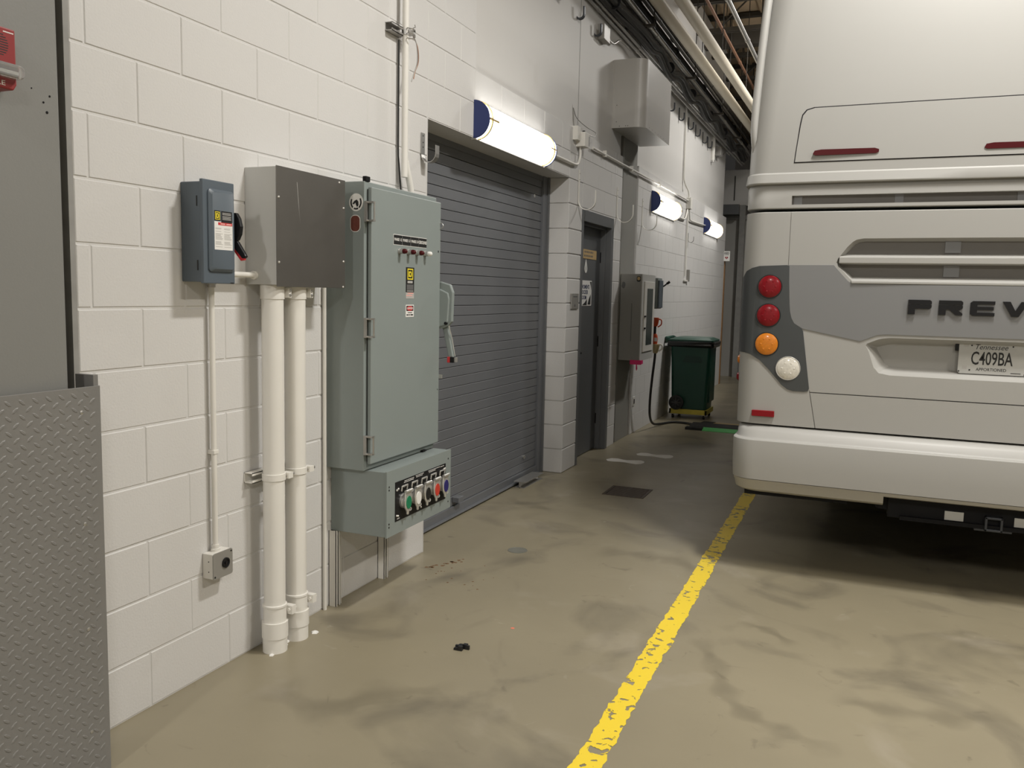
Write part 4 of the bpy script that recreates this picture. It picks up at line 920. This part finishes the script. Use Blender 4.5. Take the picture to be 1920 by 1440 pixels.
# ================================================================== FLOOR DETAILS
def ragged():
    random.seed(8); n = 900; mb = MB('worn_yellow'); vs = []; a = b = 0.
    for k in range(n+1):
        y = .5+13.5*k/n; a = .6*a+random.uniform(-.0045, .0045); b = .6*b+random.uniform(-.0045, .0045)
        vs += [(1.491+a, y, .0012), (1.584+b, y, .0012)]
    return mb.add(vs, [(2*k, 2*k+1, 2*k+3, 2*k+2) for k in range(n)])
single('floor_line', ragged(), 'worn yellow paint stripe running along the concrete floor', 'floor marking', (1.54, 5, .0012))
def stain(pts, wd, z):
    P = [Vector((x, y)) for x, y in pts]; Q = []
    for i in range(len(P)-1):
        a = P[max(i-1, 0)]; b = P[i]; c = P[i+1]; d = P[min(i+2, len(P)-1)]
        for k in range(8):
            t = k/8; Q.append(.5*((2*b)+(c-a)*t+(2*a-5*b+4*c-d)*t*t+(3*b-a-3*c+d)*t**3))
    Q.append(P[-1]); n = len(Q); mb = MB('floor_stain'); vs = []; fade = []
    for i, p in enumerate(Q):
        t = (Q[min(i+1, n-1)]-Q[max(i-1, 0)]).normalized(); nn = Vector((-t.y, t.x)); e = min(1, min(i, n-1-i)/4)
        for k in range(7):
            u = k/3-1; q = p+nn*(u*wd*(.75+.35*math.sin(i*.9))); vs.append((q.x, q.y, z)); fade.append((1-u*u)*e)
    fs = [(i*7+k, i*7+k+1, i*7+k+8, i*7+k+7) for i in range(n-1) for k in range(6)]
    o = part('stain', mb.add(vs, fs), fl, fix=False); at = o.data.attributes.new('fade', 'FLOAT', 'POINT'); at.data.foreach_set('value', fade); o['kind'] = 'stuff'
stain([(1.681, 3.699), (1.792, 3.449), (1.875, 3.203), (1.988, 3.052), (2.14, 2.978), (2.297, 2.9)], .07, .0006)
stain([(1.754, 3.833), (1.847, 3.934), (1.956, 3.916), (2.081, 3.781)], .05, .0007)
stain([(.9, 4.75), (1.183, 4.766), (1.346, 4.758), (1.587, 4.548)], .13, .0006)
stain([(-.1, 5.67), (.114, 5.578), (.41, 5.48)], .10, .0006)
stain([(2.247, 3.376), (2.434, 3.324), (2.649, 3.357), (2.869, 3.481)], .10, .0008)
stain([(.25, 2.55), (.554, 2.452), (.698, 2.655), (.95, 2.75)], .13, .0006)
g = thing('floor_drain', 'square brown metal drain grate set in floor', 'drain', (.68, 6.28, 0))
mb = MB('grate_brown'); mb.box(.520, .836, 6.125, 6.145, 0, .004); mb.box(.520, .836, 6.425, 6.445, 0, .004); mb.box(.520, .540, 6.145, 6.425, 0, .004); mb.box(.816, .836, 6.145, 6.425, 0, .004); mb.box(.672, .684, 6.145, 6.425, 0, .004)
part('frame', mb, g)
part('pit', MB('dark_gap').box(.54, .816, 6.145, 6.425, 0, .0008), g)
for k in range(12): part('bar', MB('grate_brown').box(.545, .811, 6.155+k*.0225, 6.168+k*.0225, .0008, .0035), g)
g = thing('cleanout_cover', 'round dull metal cleanout cover flush in concrete floor', 'cover', (.478, 4.53, 0))
part('disc', MB('iron_disc').lathe((.478, 4.53, 0), (0, 0, 1), [(0, .058), (.002, .058), (.0025, .054), (.0015, .053), (.0015, .01)], 28), g, smooth=30)
foot = [(0, .0), (.03, .035), (.09, .042), (.15, .026), (.19, .022), (.25, .036), (.31, .046), (.35, .03), (.365, 0), (.35, -.03), (.31, -.044), (.25, -.036), (.19, -.026), (.15, -.026), (.09, -.032), (.03, -.03)]
for (x_, y_), lab in (((.165, 7.47), 'white shoe-print marking on floor, nearer the pier'), ((.345, 7.87), 'white shoe-print marking on floor, farther from the pier')):
    single('footprint_marking', MB('footprint_white').prism([(x_+a*.97, y_+b_*2.1) for a, b_ in foot], 'z', 0, .001), lab, 'floor marking', (x_, y_, 0), group='shoe prints')
mb = MB('debris_black'); random.seed(4)
for k in range(16):
    x_, y_ = .785+random.uniform(-.022, .028), 3.135+random.uniform(-.016, .016); h_ = random.uniform(.006, .02)
    mb.box(x_-.008, x_+random.uniform(.003, .012), y_-.006, y_+random.uniform(.002, .012), 0, h_)
single('rubber_scrap', mb, 'small crumpled black scrap lying on the open floor', 'debris', (.788, 3.138, 0))
single('pink_dot', MB('sticker_pink').lathe((.896, 3.438, 0), (0, 0, 1), [(0, .009), (.001, .009)], 14), 'tiny pink round sticker on the floor', 'sticker', (.896, 3.438, 0))
mb = MB('rust'); random.seed(9)
for k in range(26):
    t = random.random(); x_, y_ = .16+.14*t+random.uniform(-.02, .02), 4.02+.25*t+random.uniform(-.01, .01); r = random.uniform(.004, .012)
    mb.lathe((x_, y_, 0), (0, 0, 1), [(0, r), (.0008, r*.9)], 6)
for k in range(16):
    x_, y_ = random.uniform(.22, .55), random.uniform(3.75, 4.2); r = random.uniform(.003, .007); mb.lathe((x_, y_, 0), (0, 0, 1), [(0, r), (.001, r*.8)], 6)
o = single('rust_flakes', mb, 'scattered rusty brown flakes and stain on floor near shutter', 'stain', (.3, 4.1, 0)); o['kind'] = 'stuff'
ch = thing('channel_scrap', 'short piece of aluminium channel lying at shutter threshold', 'channel', (-.12, 6.2, 0))
mb = MB('galvanized'); mb.box(-.16, -.06, 6.02, 6.42, .045, .050); mb.box(-.115, -.105, 6.02, 6.42, .0, .045); mb.box(-.15, -.07, 6.02, 6.42, 0, .005)
part('extrusion', mb, ch)

# ================================================================== BUS
bus = thing('coach_bus', 'large pearl white motor coach seen from behind', 'bus', (2.945, 9, 0))
XC = 2.945; YR = 4.75; YF = 16.4
def ring(z, half=1.30, yr=YR, r=.11, yf=YF, n=7, bow=.02):
    x0, x1 = XC-half, XC+half; pts = []
    for i in range(n+1):
        t = math.pi+math.pi/2*i/n; pts.append((x0+r+r*math.cos(t), yr+r+r*math.sin(t)+bow, z))
    for i in range(1, 10):
        u = i/10; x = x0+r+(x1-x0-2*r)*u; pts.append((x, yr+bow*(2*u-1)**2, z))
    for i in range(n+1):
        t = 1.5*math.pi+math.pi/2*i/n; pts.append((x1-r+r*math.cos(t), yr+r+r*math.sin(t)+bow, z))
    pts += [(x1, yf, z), (x0, yf, z)]
    return pts
part('inner_shell', MB('bus_gap').loft([ring(.55, 1.26, YR+.13), ring(2.2, 1.25, YR+.13), ring(3.3, 1.18, YR+.2)]), bus, smooth=40)
# lower engine-door body
body = part('rear_body', MB('bus_white').loft([ring(.822, 1.297), ring(1.1, 1.299), ring(1.7, 1.30), ring(1.952, 1.297), ring(1.956, 1.292, YR+.006)]), bus)
def sym(pts): return pts+[(2*XC-x, z) for x, z in pts[::-1]]
GR = sym([(2.112, 1.690), (2.120, 1.716), (2.185, 1.806), (2.206, 1.820), (2.240, 1.826)])[::-1]
GR = [(2.240, 1.826), (2.206, 1.820), (2.185, 1.806), (2.120, 1.716), (2.112, 1.690), (2.122, 1.668), (2.182, 1.602), (2.200, 1.589), (2.225, 1.585)]; GR = sym(GR)
LR = [(2.385, 1.330), (2.340, 1.325), (2.262, 1.290), (2.258, 1.276), (2.305, 1.145), (2.330, 1.114), (2.385, 1.104)]; LR = sym(LR)
off = LOC[bus.name]
def shift(mb): mb.v = [(p[0]-0, p[1]-0, p[2]-0) for p in mb.v]; return mb
def cut(o, mb):
    mb.v = [(p[0]-off[0], p[1]-off[1], p[2]-off[2]) for p in mb.v]
    # cutter is given in the bus frame: move it to where the bus stands
    c = bpy.data.objects.new('cutter', mb.mesh('cutter')); S.collection.objects.link(c); c.parent = bus
    md = o.modifiers.new('cut', 'BOOLEAN'); md.object = c; md.operation = CUTOP[0]; md.solver = 'EXACT'
    bpy.context.view_layer.update(); dg = bpy.context.evaluated_depsgraph_get()
    me = bpy.data.meshes.new_from_object(o.evaluated_get(dg)); o.modifiers.remove(md); old = o.data; o.data = me
    bpy.data.meshes.remove(old); cm = c.data; bpy.data.objects.remove(c); bpy.data.meshes.remove(cm)
CUTOP = ['DIFFERENCE']
def taper(poly, y0, y1, shrink, m, shz=None):
    cx = sum(p[0] for p in poly)/len(poly); cz = sum(p[1] for p in poly)/len(poly)
    w_ = max(p[0] for p in poly)-cx; h_ = max(p[1] for p in poly)-cz; sz = shrink if shz is None else shz
    inner = [(cx+(x-cx)*(1-shrink/w_), cz+(z-cz)*(1-sz/h_)) for x, z in poly]
    return MB(m).loft([[(x, y0, z) for x, z in poly], [(x, y1, z) for x, z in inner]])
# thin corner slices of the recess cutters start in front of the face
cut(body, taper([(x, z) for x, z in GR], YR-.03, YR+.075, .03, 'bus_white'))
cut(body, taper([(x, z) for x, z in LR], YR-.04, YR+.085, .085, 'bus_white', .045))
# seams of the engine door
gr_ = MB('bus_gap'); gr_.box(2.03, 2*XC-2.03, YR-.05, YR+.025, 1.0075, 1.0125); cut(body, gr_)
for sgn in (0, 1):
    X_ = (lambda x: x) if not sgn else (lambda x: 2*XC-x)
    p_ = [(X_(1.8845), 1.97), (X_(1.8875), 1.97), (X_(1.8875), 1.60), (X_(1.8845), 1.60)]; cut(body, MB('bus_gap').prism(p_, 'y', YR-.05, YR+.02))
    p_ = [(X_(2.026), 1.02), (X_(2.030), 1.02), (X_(2.074), .80), (X_(2.070), .80)]; cut(body, MB('bus_gap').prism(p_, 'y', YR-.05, YR+.02))
resmooth(body, 30)
# slot band above the door, ridge and upper cap
slotb = part('slot_band', MB('bus_white').loft([ring(1.972, 1.292, YR+.004), ring(1.976, 1.297), ring(2.075, 1.297, YR+.0), ring(2.098, 1.292, YR+.012)]), bus)
cut(slotb, MB('bus_white').box(1.885, 2*XC-1.885, YR-.05, YR+.09, 1.992, 2.038)); resmooth(slotb, 30)
part('slot_backing', MB('grille_dark').box(1.88, 2*XC-1.88, YR+.045, YR+.06, 1.985, 2.045), bus)
for x_ in (1.915, 2.40, 2.94, 3.48, 3.97): part('slot_brace', MB('bus_grey').box(x_-.02, x_+.02, YR+.04, YR+.046, 1.992, 2.038), bus)
part('ridge_band', MB('bus_white').loft([ring(2.098, 1.297, YR+.004), ring(2.100, 1.308, YR-.016), ring(2.106, 1.309, YR-.018), ring(2.150, 1.303, YR-.009), ring(2.160, 1.296, YR+.002)]), bus, smooth=30)
cap = part('upper_cap', MB('bus_white').loft([ring(2.155, 1.296, YR), ring(2.3, 1.295, YR, .12), ring(2.5, 1.288, YR+.006, .13), ring(2.8, 1.272, YR+.02, .14), ring(3.1, 1.25, YR+.04, .16), ring(3.4, 1.22, YR+.075, .2), ring(3.62, 1.17, YR+.14, .24), ring(3.74, 1.05, YR+.27, .3), ring(3.78, .85, YR+.5, .3)]), bus, smooth=50)
# corner fins running up the cap
for sgn in (-1, 1):
    pts = [(XC+sgn*1.255, YR+.10, 2.24), (XC+sgn*1.270, YR+.08, 2.34), (XC+sgn*1.274, YR+.078, 2.45), (XC+sgn*1.264, YR+.09, 2.7), (XC+sgn*1.246, YR+.105, 3.0), (XC+sgn*1.22, YR+.14, 3.3)]
    part('corner_fin', MB('bus_white').tube(pts, .022, 10, sub=4), bus, smooth=60)
# roof hatch: shallow dark joint and proud panel
def bow_y(x, z): 
    u = (x-XC)/1.18; lean = .006*max(0, (z-2.3)/.2) if z > 2.3 else 0
    return YR+.02*u*u+lean
HP = [(1.890, 2.210), (1.897, 2.285), (1.910, 2.40), (1.918, 2.445), (1.938, 2.470), (1.975, 2.480)]
hatch = sym(HP[::-1])
def panel(poly, d, m, grow=0.):
    # thin panel following the bowed face, subdivided along x
    cx = XC; cz = sum(p[1] for p in poly)/len(poly); mb = MB(m)
    bm = bmesh.new(); hx = max(p[0] for p in poly)-cx; hz = max(abs(p[1]-cz) for p in poly)
    vs = [bm.verts.new((x+(grow*(1 if x > cx else -1)), 0, z+(grow*(1 if z > cz else -1)))) for x, z in poly]; bm.faces.new(vs)
    for k in range(1, 12): bmesh.ops.bisect_plane(bm, geom=bm.verts[:]+bm.edges[:]+bm.faces[:], plane_co=(cx-hx+2*hx*k/12, 0, 0), plane_no=(1, 0, 0))
    bm.verts.ensure_lookup_table(); bm.verts.index_update(); n = len(bm.verts)
    F = [[v.index for v in f.verts] for f in bm.faces]; bd_ = [[v.index for v in e.verts] for e in bm.edges if e.is_boundary]
    co = [(v.co.x, v.co.z) for v in bm.verts]; bm.free()
    mb.add([(x, bow_y(x, z)-d, z) for x, z in co]+[(x, bow_y(x, z)+.02, z) for x, z in co], F+[[i+n for i in f[::-1]] for f in F]+[[a, b_, b_+n, a+n] for a, b_ in bd_])
    return mb
part('hatch_joint', panel(hatch, .0012, 'bus_gap', .005), bus)
hp = part('hatch_panel', panel(hatch, .0035, 'bus_white'), bus)
for a0, a1 in ((1.977, 2.291), (2.758, 3.132), (2*XC-2.291, 2*XC-1.977)):
    sh = [(a0, 2.246), (a0+.012, 2.2385)]+[(a1-.012, 2.2385), (a1, 2.246), (a1, 2.258), (a1-.02, 2.265)]+[(a0+.04, 2.267), (a0+.008, 2.262)]
    yb = min(bow_y(a0, 2.25), bow_y(a1, 2.25))-.0035
    part('marker_light', MB('lens_marker').prism(sh, 'y', yb-.004, yb+.03), bus, label='slim dark red marker light')
# grille bars and fill
part('grille_fill', MB('grille_dark').prism(GR, 'y', YR+.055, YR+.07), bus)
mb = MB('bus_white').add([(2.15, YR+.070, 1.742), (2*XC-2.15, YR+.070, 1.742), (2*XC-2.135, YR+.002, 1.722), (2.135, YR+.002, 1.722), (2.135, YR+.002, 1.688), (2*XC-2.135, YR+.002, 1.688), (2*XC-2.15, YR+.070, 1.683), (2.15, YR+.070, 1.683)], [(0, 1, 2, 3), (3, 2, 5, 4), (4, 5, 6, 7), (7, 6, 1, 0), (0, 3, 4, 7), (1, 6, 5, 2)])
part('grille_bar', mb, bus, bevel=.004)
mb = MB('bus_white').add([(2.19, YR+.070, 1.626), (2*XC-2.19, YR+.070, 1.626), (2*XC-2.20, YR-.004, 1.600), (2.20, YR-.004, 1.600), (2.20, YR-.004, 1.586), (2*XC-2.20, YR-.004, 1.586), (2*XC-2.20, YR+.070, 1.586), (2.20, YR+.070, 1.586)], [(0, 1, 2, 3), (3, 2, 5, 4), (4, 5, 6, 7), (7, 6, 1, 0), (0, 3, 4, 7), (1, 6, 5, 2)])
part('grille_bar', mb, bus, bevel=.003)
for x_ in (2.66, 3.23):
    for za, zb in ((1.745, 1.82), (1.626, 1.683)): part('grille_brace', MB('bus_grey').box(x_-.035, x_+.035, YR+.048, YR+.056, za, zb), bus)
# grey band
gb = [(1.889, 1.678), (2.112, 1.679), (2.122, 1.667), (2.182, 1.601), (2.200, 1.588), (2.225, 1.584)]
gl = [(2.385, 1.331), (2.340, 1.326), (2.261, 1.291), (1.974, 1.346), (1.932, 1.373), (1.912, 1.405), (1.905, 1.45)]
poly = gb+[(2*XC-x, z) for x, z in gb[::-1]]+[(2*XC-x, z) for x, z in gl[::-1]]+gl
part('grey_band', panel(poly, .004, 'bus_grey'), bus)
# lettering
def letters():
    Lh, Lw = .072, .106; sl = .003
    G = {'P': [[(0, 1), (.92, 1), (1, .9), (1, .72), (0, .72)], [(0, .66), (1, .66), (1, .5), (.92, .38), (.30, .38), (.30, 0), (0, 0)]],
         'R': [[(0, 1), (.92, 1), (1, .9), (1, .72), (0, .72)], [(0, .66), (1, .66), (1, .5), (.93, .38), (.80, .36), (1, .12), (1, 0), (.72, 0), (.45, .36), (.30, .36), (.30, 0), (0, 0)]],
         'E': [[(.10, 1), (1, 1), (1, .78), (.28, .78), (.28, .62), (.95, .62), (.95, .40), (.28, .40), (.28, .22), (1, .22), (1, 0), (.10, 0), (0, .12), (0, .88)]],
         'V': [[(0, 1), (.30, 1), (.52, .38), (.74, 1), (1.04, 1), (.66, 0), (.38, 0)]],
         'O': [[(.10, 1), (.90, 1), (1, .88), (1, .5), (.72, .5), (.72, .77), (.28, .77), (.28, .5), (0, .5), (0, .88)], [(0, .5), (.28, .5), (.28, .23), (.72, .23), (.72, .5), (1, .5), (1, .12), (.9, 0), (.1, 0), (0, .12)]],
         'S': [[(.10, 1), (1, 1), (1, .78), (.28, .78), (.28, .62), (.9, .62), (1, .5), (1, .12), (.9, 0), (0, 0), (0, .22), (.72, .22), (.72, .40), (.1, .40), (0, .5), (0, .88)]],
         'T': [[(0, 1), (1, 1), (1, .77), (.65, .77), (.65, 0), (.35, 0), (.35, .77), (0, .77)]]}
    for i, c_ in enumerate('PREVOST'):
        x0 = 2.474+i*.1385; mb = MB('black_plastic')
        for pl_ in G[c_]: mb.prism([(x0+u*Lw, 1.438+v*Lh) for u, v in pl_], 'y', YR-.014, YR+.01)
        part('letter', mb, bus, label='black raised letter %s' % c_)
letters()
# lamp clusters, wrapped round the corners
CL = [(1.60, 1.208), (1.60, 1.60), (1.648, 1.612), (1.668, 1.645), (1.70, 1.662), (1.74, 1.672), (1.88, 1.678), (1.892, 1.674), (1.899, 1.51), (1.908, 1.435), (1.917, 1.40), (1.932, 1.373), (1.972, 1.346), (1.980, 1.33), (2.026, 1.03), (2.020, 1.016), (2.0, 1.012), (1.945, 1.012), (1.915, 1.020), (1.885, 1.042), (1.815, 1.12), (1.765, 1.168), (1.715, 1.198), (1.68, 1.206)]
for sgn in (0, 1):
    fx_ = (lambda x: x) if not sgn else (lambda x: 2*XC-x)
    cp = part('lamp_cluster', MB('bus_dark').loft([ring(.9, 1.3025, YR-.004), ring(1.75, 1.3025, YR-.004)]), bus, label='dark grey tail lamp cluster panel')
    CUTOP[0] = 'INTERSECT'; cut(cp, MB('bus_dark').prism([(fx_(x), z) for x, z in CL], 'y', YR-.06, YR+.25)); CUTOP[0] = 'DIFFERENCE'; resmooth(cp, 30)
    for (x_, z_), m_, lab in (((1.798, 1.564), 'lens_red', 'red tail lamp'), ((1.798, 1.411), 'lens_red', 'red tail lamp'), ((1.797, 1.257), 'lens_amber', 'amber turn lamp'), ((1.914, 1.132), 'lens_clear', 'clear reversing lamp')):
        yb = bow_y(x_, z_)-.004
        lp = part('tail_lamp', MB(m_).lathe((fx_(x_), yb+.004, z_), (0, -1, 0), [(0, .059), (.008, .059), (.013, .05), (.015, .02)], 28), bus, smooth=60, label=lab)
        part('lamp_ring', MB('black_rubber' if m_ != 'lens_clear' else 'chrome').tube([(fx_(x_)+.061*math.cos(2*math.pi*t/28), yb-.002, z_+.061*math.sin(2*math.pi*t/28)) for t in range(28)], .0035, 6, closed=True), lp, smooth=60)
        mb = MB(m_)
        for k in range(7):
            a_ = 2*math.pi*k/6; rr_ = .03 if k < 6 else 0; mb.lathe((fx_(x_)+rr_*math.cos(a_), yb-.0095, z_+rr_*math.sin(a_)), (0, -1, 0), [(0, .007), (.0012, .005), (.0016, .002)], 8)
        part('lens_dots', mb, lp, smooth=60)
    part('reflector', MB('reflector_red').box(min(fx_(1.739), fx_(1.856)), max(fx_(1.739), fx_(1.856)), YR+.0, YR+.03, .865, .897), bus, bevel=.002, label='red rear reflector')
    part('side_marker', MB('lens_amber').lathe((fx_(1.648), YR+.30, 1.15), (-1 if not sgn else 1, 0, 0), [(0, .03), (.02, .03), (.035, .018)], 14), bus, smooth=50, label='amber side marker')
    part('side_marker', MB('lens_red').lathe((fx_(1.648), YR+.30, 1.05), (-1 if not sgn else 1, 0, 0), [(0, .03), (.02, .03), (.035, .018)], 14), bus, smooth=50, label='red side marker')
# licence plates
def plate(x0, label, second=False):
    yp = YR+.055
    pz0, pz1 = 1.149, 1.304
    p_ = part('licence_plate', MB('licence_white').prism(rrect(x0, x0+.305, pz0, pz1, .012), 'y', yp-.002, yp), bus, label=label)
    return p_, x0+.1525, yp-.0022
lp, xc_, yp = plate(2.722, 'white licence plate with black characters')
part('plate_number', text_mesh('C409BA', .092, 'y', (xc_-.006, yp, 1.224), 'black_ink', .58, bold=.0008), lp)
part('plate_state', text_mesh('Tennessee', .036, 'y', (xc_-.012, yp, 1.283), 'black_ink', .95, shear=.3), lp)
part('plate_class', text_mesh('APPORTIONED', .021, 'y', (xc_-.005, yp, 1.172), 'black_ink', .93), lp)
for bx in ((2.742, 2.765, 1.283, 1.299), (2.742, 2.762, 1.172, 1.188)): part('plate_sticker', MB('grey_ink').box(bx[0], bx[1], yp-.0005, yp, bx[2], bx[3]), lp)
part('plate_mark', MB('black_ink').box(2.955, 2.998, yp-.0005, yp, 1.158, 1.161), lp)
for x_, z_ in ((2.778, 1.29), (2.958, 1.29), (2.775, 1.168), (2.727, 1.16), (3.015, 1.155)): part('plate_screw', MB('black_ink').lathe((x_, yp, z_), (0, -1, 0), [(0, .004), (.002, .003)], 8), lp)
l2, xc2, yp = plate(3.045, 'second white licence plate at the frame edge')
part('plate_detail', MB('grey_ink').tube([(3.09, yp, 1.20), (3.13, yp, 1.25)], .0015, 5), l2)
part('plate_bracket', MB('black_plastic').box(2.705, 3.36, YR+.056, YR+.075, 1.26, 1.315), bus, bevel=.004)
# bumper
def bring(z, y, half, r=.12): return ring(z, half, y, r, YR+1.2)
bp = part('bumper', MB('bus_white').loft([bring(.530, YR-.085, 1.296), bring(.60, YR-.088, 1.300), bring(.738, YR-.088, 1.302), bring(.743, YR-.087, 1.301), bring(.747, YR-.082, 1.297), bring(.750, YR-.058, 1.288), bring(.757, YR-.052, 1.285), bring(.785, YR-.040, 1.284), bring(.803, YR-.018, 1.280), bring(.812, YR+.006, 1.272)]), bus, smooth=32, label='white rear bumper')
part('bumper_lip', MB('bus_lip').loft([bring(.502, YR-.055, 1.285), bring(.510, YR-.075, 1.29), bring(.527, YR-.082, 1.292)]), bus, smooth=40)
for sgn in (-1, 1):
    x_o, x_i = XC+sgn*1.29, XC+sgn*.525
    pl_ = [(min(x_o, x_i), .0), (max(x_o, x_i), .0)]
    lo = part('bumper_corner', MB('bus_lip').loft([bring(.455, YR-.03, 1.262), bring(.470, YR-.06, 1.28), bring(.527, YR-.0805, 1.2915)]), bus, label='lower bumper corner')
    CUTOP[0] = 'INTERSECT'; cut(lo, MB('bus_lip').box(min(x_o, x_i)-.05*(sgn < 0), max(x_o, x_i)+.05*(sgn > 0), YR-.5, YR+.4, .3, .6)); CUTOP[0] = 'DIFFERENCE'; resmooth(lo, 30)
# underbody
part('underbody', MB('black_steel').box(XC-1.15, XC+1.15, YR+.45, YF-.4, .40, .80), bus)
part('cross_beam', MB('black_steel').box(XC-.50, XC+.50, YR+.02, YR+.10, .385, .53), bus, bevel=.004)
part('beam_flange', MB('black_steel').box(XC-.44, XC+.44, YR-.0, YR+.02, .380, .40), bus)
part('hanger', MB('black_steel').prism([(2.35, .53), (2.52, .53), (2.50, .44), (2.45, .415), (2.39, .42)], 'y', YR+.05, YR+.08), bus)
part('exhaust_shield', MB('black_steel').box(1.72, 2.25, YR+.02, YR+.25, .43, .47), bus)
for x_ in (2.711, 3.02): part('white_tag', MB('licence_white').box(x_, x_+.086, YR+.012, YR+.02, .404, .449), bus, label='small white rectangular tag')
mb = MB('tow_steel'); xh = 2.93
mb.box(xh-.04, xh-.028, YR-.01, YR+.25, .372, .445); mb.box(xh+.028, xh+.04, YR-.01, YR+.25, .372, .445); mb.box(xh-.04, xh+.04, YR-.01, YR+.25, .433, .445); mb.box(xh-.04, xh+.04, YR-.01, YR+.25, .372, .384)
part('hitch_receiver', mb, bus, bevel=.003)
part('safety_loop', MB('tow_steel').box(xh-.085, xh+.085, YR+.01, YR+.03, .366, .382), bus, bevel=.005)
for x_ in (1.98, 3.91):
    for y_ in (7.6, 8.9, 14.2): part('tyre', MB('tire').lathe((x_-.2, y_, .5), (1, 0, 0), [(0, .40), (.02, .48), (.04, .5), (.36, .5), (.38, .48), (.40, .40)], 28), bus, smooth=40)
for sgn in (-1, 1):
    part('side_window', MB('glass_dark').box(XC+sgn*1.29-.012, XC+sgn*1.29+.012, 6.2, 15.6, 2.2, 3.0), bus)
